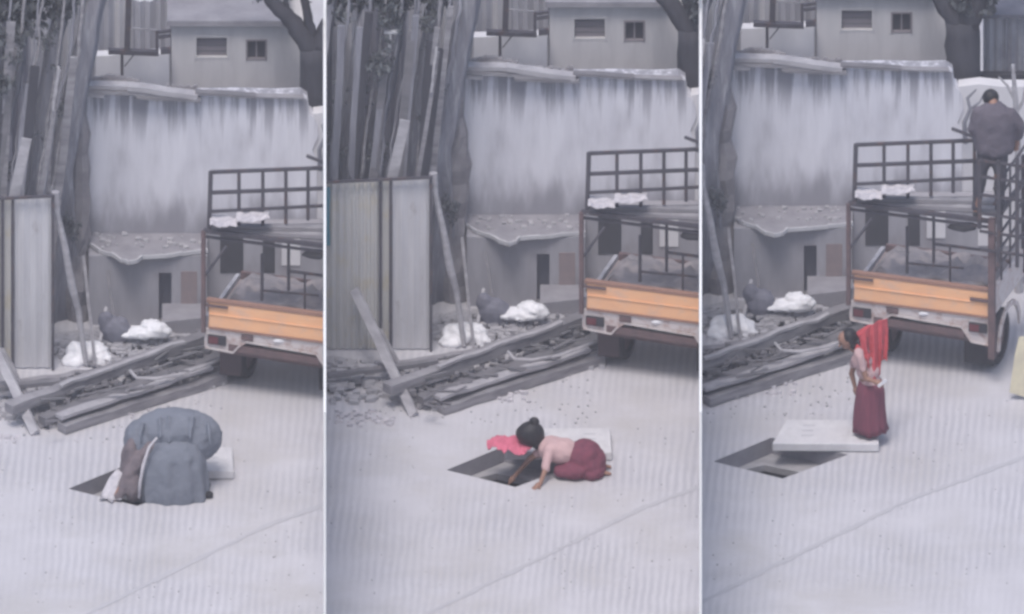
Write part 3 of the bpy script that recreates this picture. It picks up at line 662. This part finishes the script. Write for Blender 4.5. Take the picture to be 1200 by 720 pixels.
def truck():
    w, n = B['w'], B['n']
    yaw = R(17); U = Vector((math.cos(yaw), -math.sin(yaw), 0)); V = Vector((math.sin(yaw), math.cos(yaw), 0)); Z = Vector((0, 0, 1))
    O = Vector((X(239), -2.39, 0)); WD = 1.76; LN = 1.3
    Mx = Matrix((( U.x, V.x, 0, O.x), (U.y, V.y, 0, O.y), (0, 0, 1, 0), (0, 0, 0, 1)))
    P = lambda u, v, z: O + U * u + V * v + Z * z
    desc = {0: 'orange tailgate truck with dark steel cage, behind the grey crouching person', 1: 'orange tailgate truck with dark steel cage, behind the person lying at the hole', 2: 'orange tailgate truck with dark steel cage and a man standing on it'}[n]
    t = Thing('cage_truck', desc, 'truck', 'orange trucks with steel cages')
    bx = lambda a, b: MB().box(a, b, Mx)
    t.part('bed_floor', bx((.03, .05, .84), (WD - .03, LN, .90)), bedm)
    tg = t.part('tailgate', bx((.06, 0, .86), (WD - .06, .045, 1.18)), orange, bevel=.006)
    t.part('rim', bx((.03, -.006, 1.183), (WD - .03, .06, 1.225)), orange_rim, parent=tg)
    t.part('rim', bx((.06, -.012, .845), (WD - .06, -.002, .875)), orange_rim, parent=tg)
    t.part('rib', bx((.065, -.012, 1.03), (WD - .065, -.001, 1.045)), orange, parent=tg)
    t.part('latch', bx((.03, -.03, 1.14), (.30, -.013, 1.17)), rusty, parent=tg)
    t.part('latch', bx((WD - .27, -.03, 1.06), (WD - .02, -.013, 1.10)), rusty, parent=tg)
    for s in (0, 1):
        u0 = 0 if s == 0 else WD - .045
        t.part('side_board', bx((u0 if s else 0, .062, .86), (u0 + .045, LN, 1.2 if s else .97)), truckwhite if s else shedm, label='pale side board' if s else 'dull grey side board')
    t.part('front_board', bx((.05, LN + .002, .86), (WD - .05, LN + .05, .99)), rusty)
    # pale valance with trapezoid cutout
    pts = [(0, .84), (WD, .84), (WD, .50), (WD - .26, .52), (WD - .38, .70), (.52, .74), (.42, .66), (.36, .58), (0, .60)]
    t.part('valance', MB().prism([P(u, .01, z_) for u, z_ in pts], V * .03), truckwhite, bevel=.004)
    m = MB(); arc = [P(WD - .02, -.006, .50), P(WD - .26, -.006, .52), P(WD - .38, -.006, .695), P(.52, -.006, .735), P(.42, -.006, .655), P(.36, -.006, .575), P(.02, -.006, .60)]
    for i in range(len(arc) - 1): m.beam(arc[i], arc[i + 1], .02, .018)
    t.part('valance_lip', m, truckwhite)
    for a_, b_ in ((.05, .27), (WD - .29, WD - .07)):
        h = t.part('tail_lamp', bx((a_, -.02, .655), (b_, .008, .77)), under)
        t.part('lens', bx((a_ + .015, -.03, .67), (b_ - .09, -.021, .755)), lampred, parent=h)
    t.part('number_plate', bx((.46, -.012, .755), (.60, .006, .825)), rusty)
    t.part('badge', MB().ell(P(.92, 0, .80), (.07, .015, .025), nu=14, nv=8), plast, smooth=True)
    t.part('rear_bumper', MB().beam(P(.15, .12, .56), P(WD - .12, .12, .52), .07, .10), rusty)
    t.part('rear_bumper_bar', MB().beam(P(.30, .02, .63), P(WD - .35, .02, .60), .04, .09), rusty)
    t.part('chassis', bx((.45, .2, .5), (.55, LN, .83)).box((WD - .55, .2, .5), (WD - .45, LN, .83), Mx).box((.3, .5, .33), (WD - .3, .62, .45), Mx), under)
    t.part('fuel_tank', bx((.62, .35, .40), (1.15, .9, .72)), greenpl)
    def wheel(u0, u1, v):
        Rr = .34; c0 = P(u0, v, Rr); c1 = P(u1, v, Rr); d = (c1 - c0); q = t.part('wheel', MB(), rubber); t.parts.pop()
        m = MB(); vs = []; N_ = 28; ringr = [(.0, .72), (.0, .93), (.06, 1), (.94, 1), (1, .93), (1, .72)]
        for f, rr in ringr:
            for k in range(N_):
                a_ = 2 * math.pi * k / N_; vs.append(c0 + d * f + (V * math.cos(a_) + Z * math.sin(a_)) * (Rr * rr))
        fs = []
        for i in range(len(ringr)):
            j = (i + 1) % len(ringr)
            for k in range(N_): fs.append((i*N_+k, i*N_+(k+1)%N_, j*N_+(k+1)%N_, j*N_+k))
        m.add(vs, fs); return m, c0, c1, d
    for u0, u1 in ((.10, .40), (WD - .38, WD - .08)):
        m, c0, c1, d = wheel(u0, u1, .62)
        k = t.part('wheel', m, rubber)
        t.part('rim', MB().tube([c0 + d * .12, c0 + d * .5, c0 + d * .88], [.24, .10, .24], 20), rusty, parent=k)
        t.part('hub', MB().tube([c0 + d * .05, c0 + d * .95], .06, 12), rusty, parent=k)
    t.part('mudflap', bx((.12, .24, .16), (.38, .25, .56)), flapm)
    t.part('mudflap', bx((WD - .42, .22, .13), (WD - .06, .235, .50)), rubber)
    # side wheel arch
    m = MB(); A = []
    for k in range(9):
        a_ = math.pi * (k / 8); A.append(P(WD + .01, .62 - .42 * math.cos(a_), .34 + .42 * math.sin(a_)))
    for i in range(8): m.beam(A[i], A[i + 1], .06, .03, up=U)
    t.part('wheel_arch', m, truckwhite)
    # cage
    def bar(nm, a_, b_, r_=.02, m_=steel): t.part(nm, MB().beam(a_, b_, r_ * 2, r_ * 2), m_)
    Z1 = at(247, 270, -2.39).z
    gy = lambda px: -2.39 + .06 * (px - 240) / 100
    def G(px, py): return at(px, py, gy(px) - .0)
    t.part('corner_post', MB().beam(P(.0, -.02, .80), P(.0, -.02, Z1 + .0), .045, .045, up=V), rusty)
    t.part('corner_post', MB().beam(P(WD, -.03, .35), P(WD, -.03, Z1 + .05), .075, .075, up=V), rusty)
    for v in (LN - .05,):
        t.part('corner_post', MB().beam(P(WD, v, .9), P(WD, v, Z1 + .3), .05, .05, up=V), steel)
    bar('rail', P(0, 0, Z1), P(WD, 0, Z1), .024)
    bar('rail', P(0, .02, Z1 - .09), P(WD, .02, Z1 - .09), .014)
    bar('rail', P(0, .05, 1.5), P(0, .9, 1.5), .012)
    # lower inner frames seen over the tailgate
    t.part('upright', MB().beam(P(.62, .3, 1.15), P(.62, .3, 1.75), .03, .03, up=V), steel)
    bar('rail', P(.95, .35, 1.55), P(WD, .35, 1.55), .014); bar('rail', P(.6, .3, 1.28), P(1.3, .36, 1.28), .012)
    t.part('upright', MB().beam(P(1.13, .35, 1.05), P(1.13, .35, 1.55), .022, .022, up=V), steel)
    t.part('upright', MB().beam(P(.93, .35, 1.3), P(.93, .35, Z1), .03, .03, up=V), steel)
    # upper guard
    for py0, py1 in ((202, 196), (226, 220), (248, 240)):
        bar('rail', G(247, py0), G(404, py1), .019 if py0 < 240 else .016)
    t.part('guard_post', MB().beam(G(245, 272), G(247, 201), .045, .04, up=V), steel)
    for px, pb in ((280, 272), (308, 264), (335, 262), (361, 258), (386, 262)):
        t.part('guard_post', MB().beam(G(px, pb), G(px, 202 - (px - 247) * .038), .034, .03, up=V), steel)
    # deck slats between rear rail and guard
    for k, (f0, f1) in enumerate(((.12, .22), (.34, .30), (.56, .42), (.8, .5))):
        a_ = P(.05, .02, Z1 - .03).lerp(G(250, 262), f0); b_ = P(WD, .05, Z1 - .02) + V * (f1 * 1.2)
        t.part('deck_slat', MB().beam(a_, b_, .10, .02, 3, .004), wood_grey if k % 2 else wood_dark)
    t.part('deck_frame', MB().beam(P(WD, .02, Z1 - .03), P(WD, LN, Z1 - .03), .05, .05), steel)
    # right-hand side cage
    for z_ in (1.42, 1.62, 1.82, Z1 + .0, Z1 + .2, Z1 + .4): bar('side_rail', P(WD, .05, z_), P(WD, LN, z_), .013)
    for v in (.35, .7, 1.0): t.part('side_upright', MB().beam(P(WD, v, 1.2), P(WD, v, Z1 + .4), .022, .022, up=V), steel)
    if n == 2:   # ladder grid fixed on the rear right
        for q in (392, 414, 436): t.part('grid_upright', MB().beam(at(q, 345 if q > 400 else 300, -2.98), at(q, 220, -2.98), .04, .035, up=V), steel)
        for q in (222, 241, 262, 284, 305, 326): t.part('grid_rail', MB().beam(at(392, q - 2, -3.0), at(460, q + 8, -2.9), .028, .028), steel)
    t.build()
    tt = Thing('tarpaulin', f'crumpled grey tarpaulin load lying in the truck bed, {w}', 'tarpaulin', 'grey tarpaulin loads in the trucks')
    nx, ny = 22, 14; vs = []
    for j in range(ny + 1):
        for i in range(nx + 1):
            u_ = .08 + (WD - .16) * i / nx; v_ = .42 + (LN - .5) * j / ny + .10 * math.sin(i * .7) * (j < 2)
            e_ = min(1, i / 2, (nx - i) / 2, j / 2)
            vs.append(P(u_, v_, .925 + e_ * (.10 + .12 * noise.noise(Vector((i * .35, j * .5, n * 0))) + .05 * noise.noise(Vector((i * .9, j * .9, 4))))))
    q_ = len(vs); vs += [v - Vector((0, 0, .006)) for v in vs]; fs = []
    for j in range(ny):
        for i in range(nx): e = j * (nx + 1) + i; fs += [(e, e + 1, e + nx + 2, e + nx + 1), (q_ + e, q_ + e + nx + 1, q_ + e + nx + 2, q_ + e + 1)]
    tt.part('tarpaulin', MB().add(vs, fs), tarpm, smooth=True); tt.build()
    # sheets on deck
    for k, (a_, b_, c_, lab) in enumerate(((262, 262, .16, 'small crumpled white sheet at the left of the deck in the cage'), (296, 256, .19, 'larger crumpled white sheet in the middle of the cage deck'))):
        t = Thing('deck_sheet', f'{lab}, {w}', 'plastic sheet', 'white sheets on the cage decks')
        cc = at(a_, b_, gy(a_) - .12); nx, ny = 16, 6; vs = []
        for j in range(ny + 1):
            for i in range(nx + 1):
                x_ = (i / nx - .5) * 2 * c_; y_ = (j / ny - .5) * (.34 - .2 * abs(i / nx - .4))
                vs.append(cc + Vector((x_ + .02 * noise.noise(Vector((i * .6, j, k * 7))), y_ + .3 * x_ * (k - .5), .02 * noise.noise(Vector((i * .3, j * .6, k * 5))) + .03)))
        q_ = len(vs); vs += [v - Vector((0, 0, .006)) for v in vs]; fs = []
        for j in range(ny):
            for i in range(nx):
                e = j * (nx + 1) + i; fs += [(e, e + 1, e + nx + 2, e + nx + 1), (q_ + e, q_ + e + nx + 1, q_ + e + nx + 2, q_ + e + 1)]
        t.part('deck_sheet', MB().add(vs, fs), palecloth); t.build()
    t = Thing('dark_bundle', f'dark bundle hanging at the cage behind the deck, far right of the {w}', 'bundle', 'dark bundles in the cages')
    t.part('dark_bundle', MB().ell(at(372, 298, -2.45), (.18, .1, .05), wob=.15), under, remesh=.015); t.build()

for B in BAYS: yard()

# ================================================================ PEOPLE
def hand(m, w, d, up, s=1.0, curl=.5):
    """palm at w reaching along d; five unequal fingers, thumb from the side"""
    d = Vector(d).normalized(); up = Vector(up).normalized(); sd_ = d.cross(up).normalized(); w = Vector(w)
    m.ell(w + d * .04 * s, (.04 * s, .04 * s, .04 * s), nu=10, nv=6)
    m.cap(w, w + d * .075 * s, .026 * s, .032 * s)
    for k, l in enumerate((.065, .078, .072, .055)):
        b = w + d * .08 * s + sd_ * ((k - 1.5) * .021 * s)
        e = b + (d * (1 - curl * .3) - up * curl * .4).normalized() * l * .5 * s; f = e + (d * (1 - curl) - up * curl).normalized() * l * .5 * s
        m.cap(b, e, .0095 * s, .009 * s, 6); m.cap(e, f, .009 * s, .008 * s, 6)
    b = w + d * .03 * s - sd_ * .03 * s; e = b + (d * .6 - sd_ * .7).normalized() * .035 * s
    m.cap(b, e, .012 * s, .01 * s, 6); m.cap(e, e + (d * .9 - sd_ * .2 - up * .3).normalized() * .03 * s, .01 * s, .009 * s, 6)
def head(m, c, face, r=.095, upv=Vector((0, 0, 1))):
    face = Vector(face).normalized(); sd_ = face.cross(upv).normalized(); u = sd_.cross(face).normalized(); c = Vector(c)
    M = Matrix((sd_, face, u)).transposed()
    m.ell(c, (r * .82, r * .98, r * 1.12), M); m.ell(c - u * r * .55 + face * r * .25, (r * .6, r * .65, r * .62), M)
    m.cap(c + face * r * .93 + u * r * .1, c + face * r * 1.18 - u * r * .22, r * .07, r * .14, 8)
    m.ell(c + face * r * .88 - u * r * .62, (r * .28, r * .12, r * .07), M)
    for s in (-1, 1): m.ell(c + sd_ * s * r * .84 - u * r * .05, (r * .1, r * .2, r * .28), M)
    eyes = MB()
    for s in (-1, 1): eyes.ell(c + sd_ * s * r * .34 + face * r * .84 + u * r * .08, (r * .15, r * .1, r * .09), M, nu=8, nv=6)
    return M, eyes
def cloth(c, w_, d_, axis, seed, amp=.05, nx=26, ny=18):
    m = MB(); c = Vector(c); ax = Vector(axis).normalized(); ay = Vector((-ax.y, ax.x, 0)); vs = []
    for j in range(ny + 1):
        for i in range(nx + 1):
            f, g = i / nx - .5, j / ny - .5
            rim = 1 - .35 * noise.noise(Vector((math.atan2(g, f + .001) * 1.2, seed, 3)))
            q = Vector((f * 5, g * 4, seed)); hgt = amp * (1.2 - 2.2 * max(abs(f), abs(g)) + noise.noise(q * 1.1) + .7 * noise.noise(q * 2.6))
            vs.append(c + ax * (f * w_ * rim) + ay * (g * d_ * rim) + Vector((0, 0, hgt)))
    n_ = len(vs); vs += [v - Vector((0, 0, .007)) for v in vs]; fs = []
    for j in range(ny):
        for i in range(nx): e = j * (nx + 1) + i; fs += [(e, e + 1, e + nx + 2, e + nx + 1), (n_ + e, n_ + e + nx + 1, n_ + e + nx + 2, n_ + e + 1)]
    return m.add(vs, fs)
def skirt(rings, folds=11, amp=.06, cap=True):
    """rings: (centre, rx, ry); loft with folds growing toward the hem"""
    m = MB(); N_ = 66; vs = []; L_ = len(rings)
    for i, (c, rx, ry) in enumerate(rings):
        f = i / (L_ - 1)
        for k in range(N_):
            a_ = 2 * math.pi * k / N_; q = 1 + amp * f * (math.sin(folds * a_ + 1.3 * f) + .5 * math.sin((folds * 2 - 3) * a_))
            vs.append(Vector(c) + Vector((rx * math.cos(a_) * q, ry * math.sin(a_) * q, .012 * f * math.sin(5 * a_))))
    fs = [tuple(range(N_))[::-1], tuple(range((L_ - 1) * N_, L_ * N_))]
    for i in range(L_ - 1):
        for k in range(N_): fs.append((i*N_+k, i*N_+(k+1)%N_, (i+1)*N_+(k+1)%N_, (i+1)*N_+k))
    return m.add(vs, fs)

# ---- right yard: the woman standing on the slab, bent to the left
B = BAYS[2]
yw = -4.52
a = lambda px, py, dy=0: at(px, py, yw + dy)
t = Thing('person', 'woman in red scarf, pink blouse and maroon skirt standing bent on the slab', 'person')
m = MB(); hc = a(236, 430)
face = Vector((-.80, -.25, -.5))
M, eyes = head(m, hc, face, .10, Vector((-.45, 0, 1)))
m.cap(a(241, 438), a(249, 444), .045, .05)
m.ell(a(256, 455), (.12, .155, .12)); m.ell(a(262, 470), (.12, .135, .15)); m.ell(a(264, 490), (.125, .15, .12))
for dy in (-.085, .085):
    m.cap(a(264, 492, dy), a(262, 517, dy), .085, .055); m.cap(a(262, 517, dy), a(265, 539, dy), .055, .035)
    f0 = Vector((X(263), yw + dy, .18)); m.cap(f0 + Vector((.03, 0, .0)), f0 + Vector((-.13, 0, -.012)), .03, .022)
# near arm, hand with phone; far arm reaching forward/down
sh = a(250, 446, -.15); el = a(259, 476, -.19); wr = a(268, 479, -.24)
m.cap(sh, el, .045, .035); m.cap(el, wr, .034, .024); hand(m, wr, wr - el, (0, -.3, 1), .95, .7)
sh2 = a(249, 446, .14); el2 = a(242, 470, .17); wr2 = a(246, 486, .12)
m.cap(sh2, el2, .045, .034); m.cap(el2, wr2, .034, .024); hand(m, wr2, wr2 - el2, (-1, 0, 0), .95, .5)
bd = t.part('body', m, skin, remesh=.0085, clip=False)
t.part('eyes', eyes, eyem, smooth=True, clip=False)
h = MB(); h.ell(hc - face.normalized() * .028 + Vector((.01, 0, .018)), (.098, .103, .105)); h.ell(a(246, 428), (.05, .05, .05)); h.ell(a(244, 436), (.05, .08, .06))
t.part('hair', h, hairm, remesh=.01, clip=False)
b_ = MB(); b_.ell(a(255, 453), (.135, .175, .12)); b_.ell(a(261, 466), (.135, .155, .14)); b_.ell(a(264, 478), (.135, .16, .07))
b_.cap(sh, sh.lerp(el, .6), .062, .052); b_.cap(sh2, sh2.lerp(el2, .6), .062, .052)
t.part('blouse', b_, pinkb, remesh=.012, clip=False, sm=14, fold=.05)
t.part('skirt', skirt([(a(264, 478), .135, .155), (a(264, 490), .165, .185), (a(263, 510), .18, .20), (a(263, 528), .195, .21), (Vector((X(264), yw, .175)), .205, .22)]), maroon, smooth=True, clip=False)
# red scarf: over the crown, shoulder and hanging behind
s_ = MB(); nx, ny = 34, 22; vs = []
for j in range(ny + 1):
    for i in range(nx + 1):
        f, g = i / nx, j / ny
        top = a(250 + 34 * f, 419 - 8 * math.sin(f * 2.4), 0); bot = a(258 + 29 * f - 4 * g * f, 458 + 12 * math.sin(f * 3.1) - 5 * math.sin(f * 9), 0)
        p_ = top.lerp(bot, g) + Vector((0, -.17 + .34 * f * (1 - .4 * g) + (.015 + .035 * g) * math.sin(f * 21 + g * 1.8) + .02 * noise.noise(Vector((f * 4, g * 3, 1))), 0))
        vs.append(p_ + Vector((.02 * g * math.sin(f * 13), 0, 0)))
n_ = len(vs); vs += [v + Vector((0, .022, 0)) for v in vs]; fs = []
for j in range(ny):
    for i in range(nx): e = j * (nx + 1) + i; fs += [(e, e + nx + 1, e + nx + 2, e + 1), (n_ + e, n_ + e + 1, n_ + e + nx + 2, n_ + e + nx + 1)]
e2 = [i for i in range(nx)]; 
for i in range(nx): fs += [(i, i + 1, n_ + i + 1, n_ + i), (ny * (nx + 1) + i + 1, ny * (nx + 1) + i, n_ + ny * (nx + 1) + i, n_ + ny * (nx + 1) + i + 1)]
for j in range(ny): e = j * (nx + 1); fs += [(e + nx + 1, e, n_ + e, n_ + e + nx + 1), (e + nx, e + 2 * nx + 1, n_ + e + 2 * nx + 1, n_ + e + nx)]
s_.add(vs, fs)
s_.cap(a(252, 424, .02), a(264, 418, .03), .05, .06); s_.cap(a(246, 438, -.02), a(260, 450, -.11), .04, .05)
t.part('scarf', s_, redm, remesh=.009, clip=False, sm=2, fold=.02)
t.build()
t = Thing('phone', 'small white phone held in the hand of the woman with the red scarf', 'phone')
c = wr + (wr - el).normalized() * .10
t.part('phone', MB().box((-.018, -.008, -.065), (.018, .008, .065), Matrix.Translation(c + Vector((.01, -.03, .02))) @ Euler((R(10), R(45), 0)).to_matrix().to_4x4()), plast, clip=False); t.build()

# ---- right yard: man on the truck, back to the viewer
ym = -2.72
a = lambda px, py, dy=0: at(px, py, ym + dy)
t = Thing('person', 'man in a dark brown shirt standing on the truck cage with his back turned', 'person')
m = MB(); hc = a(405, 147, .15)
M, eyes = head(m, hc, Vector((-.1, .75, -.65)), .10)
m.cap(a(407, 148, .08), a(408, 158, .02), .055, .06)
m.ell(a(409, 172), (.20, .12, .14)); m.ell(a(409, 190), (.17, .11, .15)); m.ell(a(408, 206), (.16, .12, .10))
for px, fx in ((398, 388), (415, 416)):
    m.cap(a(px, 208), a((px + fx) / 2, 246, -.02), .09, .06); m.cap(a((px + fx) / 2, 246, -.02), a(fx, 280), .06, .038)
    m.cap(a(fx, 283), a(fx, 283, .15), .038, .03)
sl = a(390, 164); elx = a(384, 184, .02); wl = a(392, 201, .12)
m.cap(sl, elx, .05, .04); m.cap(elx, wl, .038, .027); hand(m, wl, wl - elx, (0, 1, 0), 1, .7)
sr = a(428, 165); er = a(440, 180, .02); wr_ = a(436, 198, .12)
m.cap(sr, er, .05, .04); m.cap(er, wr_, .038, .027); hand(m, wr_, wr_ - er, (0, 1, 0), 1, .7)
t.part('body', m, skin, remesh=.0095, clip=False); t.part('eyes', eyes, eyem, clip=False)
h = MB().ell(hc + Vector((0, -.03, .02)), (.10, .10, .105)); t.part('hair', h, hairm, remesh=.012, clip=False)
b_ = skirt([(a(408, 151, .05), .09, .08), (a(408, 156, .03), .15, .11), (a(409, 162), .225, .14), (a(409, 175), .245, .15), (a(409, 190), .235, .15), (a(409, 204), .235, .155), (a(409, 211), .21, .14)], folds=5, amp=.03)
b_.cap(sl, elx, .075, .06).cap(elx, elx.lerp(wl, .7), .06, .05).cap(sr, er, .075, .06).cap(er, er.lerp(wr_, .7), .06, .05)
t.part('shirt', b_, shirtm, remesh=.014, clip=False, sm=14, fold=.05)
b_ = MB().ell(a(408, 206), (.185, .14, .10))
for px, fx in ((398, 388), (415, 416)): b_.cap(a(px, 208), a((px + fx) / 2, 246, -.02), .105, .075); b_.cap(a((px + fx) / 2, 246, -.02), a(fx, 276), .075, .058)
t.part('trousers', b_, trouser, remesh=.014, clip=False, sm=14, fold=.05)
b_ = MB()
for fx in (388, 416): b_.cap(a(fx, 283.5, -.02), a(fx, 283.5, .16), .045, .037)
t.part('shoes', b_, rubber, remesh=.012, clip=False)
t.build()
# pale yellow board leaning by the wheel
t = Thing('cream_board', 'pale yellow board leaning beside the truck wheel at the right edge', 'board')
t.part('cream_board', MB().prism([at(427, 492, -3.35), at(433, 450, -3.3), at(438, 428, -3.25), at(470, 424, -3.22), at(468, 505, -3.35)], (0, .03, 0)), cream); t.build()

# ---- middle yard: woman lying on her knees over the pit edge
B = BAYS[1]
a = lambda px, py, y: at(px, py, y)
t = Thing('person', 'person in pink blouse and maroon skirt lying bent over the open pit edge', 'person')
m = MB(); yb = -5.12; hc = at(178, 532, -5.0)
face = Vector((-.75, -.25, -.62)); M, eyes = head(m, hc, face, .10)
m.cap(at(186, 540, -5.03), at(196, 543, -5.06), .05, .055)
m.ell(at(205, 549, -5.08), (.15, .16, .10), Euler((0, R(12), 0)).to_matrix()); m.ell(at(220, 555, -5.1), (.16, .15, .11)); m.ell(at(236, 560, -5.1), (.14, .16, .12))
for dy in (-.09, .10):
    kn = Vector((X(224), yb + dy - .05, .09)); m.cap(at(242, 560, yb + dy), kn, .09, .06); m.cap(kn, Vector((X(262), yb + dy, .06)), .055, .035)
    m.cap(Vector((X(262), yb + dy, .05)), Vector((X(272), yb + dy, .03)), .03, .02)
s1 = at(200, 549, -5.22); e1 = at(197, 570, -5.36); w1 = Vector((X(190), -5.5, .035))
m.cap(s1, e1, .045, .036); m.cap(e1, w1, .035, .025); hand(m, w1, Vector((-.6, -.5, -.25)), (0, 0, 1), .95, .2)
s2 = at(198, 546, -4.94); e2 = at(178, 560, -4.98); w2 = Vector((X(160), -5.0, -.1))
m.cap(s2, e2, .045, .036); m.cap(e2, w2, .035, .025); hand(m, w2, w2 - e2, (-.5, 0, 1), .95, .4)
t.part('body', m, skin, remesh=.0085, clip=False); t.part('eyes', eyes, eyem, clip=False)
h = MB().ell(hc + Vector((.01, .0, .02)), (.165, .14, .15)).ell(hc + Vector((.05, 0, .17)), (.065, .06, .06)).ell(hc + Vector((.09, -.01, -.05)), (.09, .10, .13)).ell(hc + Vector((-.08, 0, .02)), (.09, .09, .10))
t.part('hair', h, hairm, remesh=.01, clip=False)
b_ = MB().ell(at(205, 548, -5.08), (.19, .20, .15)).ell(at(218, 551, -5.1), (.19, .20, .16)).ell(at(226, 555, -5.1), (.14, .18, .15)).ell(s1, (.075, .075, .075)).cap(s1, e1, .07, .056).cap(s2, s2.lerp(e2, .6), .068, .055)
t.part('blouse', b_, pinkb, remesh=.012, clip=False, sm=14, fold=.05)
b_ = MB().ell(at(240, 556, -5.12), (.22, .24, .19)).ell(at(247, 563, -5.12), (.20, .26, .18)).ell(at(232, 570, -5.2), (.22, .22, .13)).ell(at(250, 571, -5.15), (.18, .25, .13)).ell(at(217, 573, -5.24), (.12, .13, .075))
t.part('skirt', b_, maroon, remesh=.013, clip=False, sm=8, fold=.06)
t.part('scarf', cloth(at(156, 543, -4.95), .52, .42, (1, -.25, 0), 2.3, .065), pinkred, smooth=True, clip=False)
t.build()

# ---- left yard: crouching person in grey
B = BAYS[0]
t = Thing('person', 'person in loose blue grey clothes crouching with head down into the pit', 'person')
m = MB()
hipL = at(228, 540, -5.15); hc = at(158, 540, -5.0)
M, eyes = head(m, hc, Vector((-.35, -.2, -.9)), .10, Vector((-1, 0, .2)))
m.cap(at(166, 532, -5.0), at(174, 524, -5.0), .055, .06)
m.ell(at(186, 515, -5.0), (.17, .18, .13), Euler((0, R(-20), 0)).to_matrix()); m.ell(at(208, 505, -5.0), (.17, .17, .14)); m.ell(at(230, 510, -5.02), (.17, .18, .15))
for dy, fx in ((-.13, 226), (.13, 232)):
    hp = at(228, 515, -5.0 + dy); kn = at(188, 552, -5.15 + dy); an = Vector((X(fx), -5.12 + dy, .06))
    m.cap(hp, kn, .10, .065); m.cap(kn, an, .06, .04); m.cap(an + Vector((.03, 0, -.02)), an + Vector((-.21, -.02, -.03)), .035, .025)
for sx, dy, ex, wx in ((176, -.21, 150, 134), (178, .14, 146, 124)):
    s1 = at(sx, 524, -5.0 + dy); e1 = at(ex, 556, -5.1 + dy); w1 = Vector((X(wx), -5.25 + dy * .5, .03))
    m.cap(s1, e1, .05, .038); m.cap(e1, w1, .036, .026); hand(m, w1, Vector((-.2, 0, -1)), (-1, 0, 0), 1, .3)
t.part('body', m, skin, remesh=.0095, clip=False); t.part('eyes', eyes, eyem, clip=False)
h = MB().ell(hc + Vector((.0, .0, .045)), (.10, .11, .10)); t.part('hair', h, hairm, remesh=.012, clip=False)
# tunic: back arch and the skirt falling over the thighs
b_ = MB()
b_.ell(at(204, 504, -5.0), (.50, .28, .27)); b_.ell(at(228, 512, -5.0), (.33, .27, .30)); b_.ell(at(172, 520, -5.0), (.27, .26, .32), Euler((0, R(-25), 0)).to_matrix())
b_.ell(at(158, 548, -5.02), (.12, .17, .28)); b_.ell(at(205, 530, -5.08), (.38, .28, .28))
for q in (1, 4, 5, 8, 10):
    x_ = 148 + q * 9 + rnd.uniform(-4, 4); b_.cap(at(x_ + 6, 486 + abs(q - 6) * 2, -5.16), at(x_ + rnd.uniform(-4, 10), 512 + rnd.uniform(0, 10), -5.29), .03, .02)
t.part('tunic', b_, kurta, remesh=.012, clip=False, sm=10, fold=.05)
b_ = skirt([(at(206, 510, -5.12), .16, .12), (at(205, 517, -5.16), .27, .20), (at(204, 530, -5.2), .34, .25), (at(203, 548, -5.22), .385, .27), (at(203, 566, -5.24), .405, .27), (at(204, 580, -5.26), .40, .26), (at(204, 592, -5.27), .34, .22)], folds=10, amp=.07)
t.part('tunic_hem', b_, kurta, remesh=.014, clip=False, sm=8, fold=.04)
pth = [at(184, 513, -5.36), at(175, 524, -5.40), at(168, 545, -5.44), at(164, 566, -5.45), at(163, 584, -5.45)]
t.part('hem_edge', MB().tube(pth, [.012, .018, .02, .018, .015], 8), palecloth, smooth=True, clip=False)
b_ = MB().ell(at(153, 540, -5.12), (.12, .16, .34), Euler((0, R(8), 0)).to_matrix()).ell(at(156, 570, -5.28), (.11, .14, .20)).cap(at(170, 530, -5.2), at(150, 558, -5.28), .09, .07).cap(at(176, 524, -5.19), at(150, 556, -5.30), .10, .08).cap(at(150, 556, -5.30), at(139, 582, -5.36), .075, .055)
t.part('shawl', b_, kurta_dk, remesh=.014, clip=False, sm=10, fold=.06)
b_ = skirt([(at(141, 552, -5.15), .06, .06), (at(138, 562, -5.2), .10, .08), (at(134, 576, -5.26), .12, .09), (Vector((X(132), -5.34, .03)), .135, .10)], folds=7, amp=.22)
t.part('sleeve', b_, palecloth, smooth=True, clip=False)
b_ = MB()
for q in ((243, -5.30), (240, -5.02)): b_.cap(Vector((X(q[0]) + .03, q[1], .045)), Vector((X(q[0]) - .14, q[1] - .02, .035)), .045, .035)
t.part('shoes', b_, rubber, remesh=.012, clip=False)
t.build()

# ================================================================ HAZE
def haze():
    bpy_m = bpy.data.materials.new('haze'); bpy_m.use_nodes = True; t = bpy_m.node_tree
    for n_ in list(t.nodes): t.nodes.remove(n_)
    o = t.nodes.new('ShaderNodeOutputMaterial'); v = t.nodes.new('ShaderNodeVolumePrincipled')
    v.inputs['Color'].default_value = (.89, .88, .985, 1); v.inputs['Density'].default_value = .0115; v.inputs['Anisotropy'].default_value = 0
    t.links.new(v.outputs[0], o.inputs['Volume'])
    me = bpy.data.meshes.new('haze'); q = MB().box((-60, -30, -1.5), (60, 60, 8.2)); me.from_pydata([x[:] for x in q.v], [], q.f); me.materials.append(bpy_m)
    h_ = bpy.data.objects.new('haze', me); SC.collection.objects.link(h_); h_['kind'] = 'stuff'; h_['label'] = 'thin pale lilac haze over the whole yard'
haze()
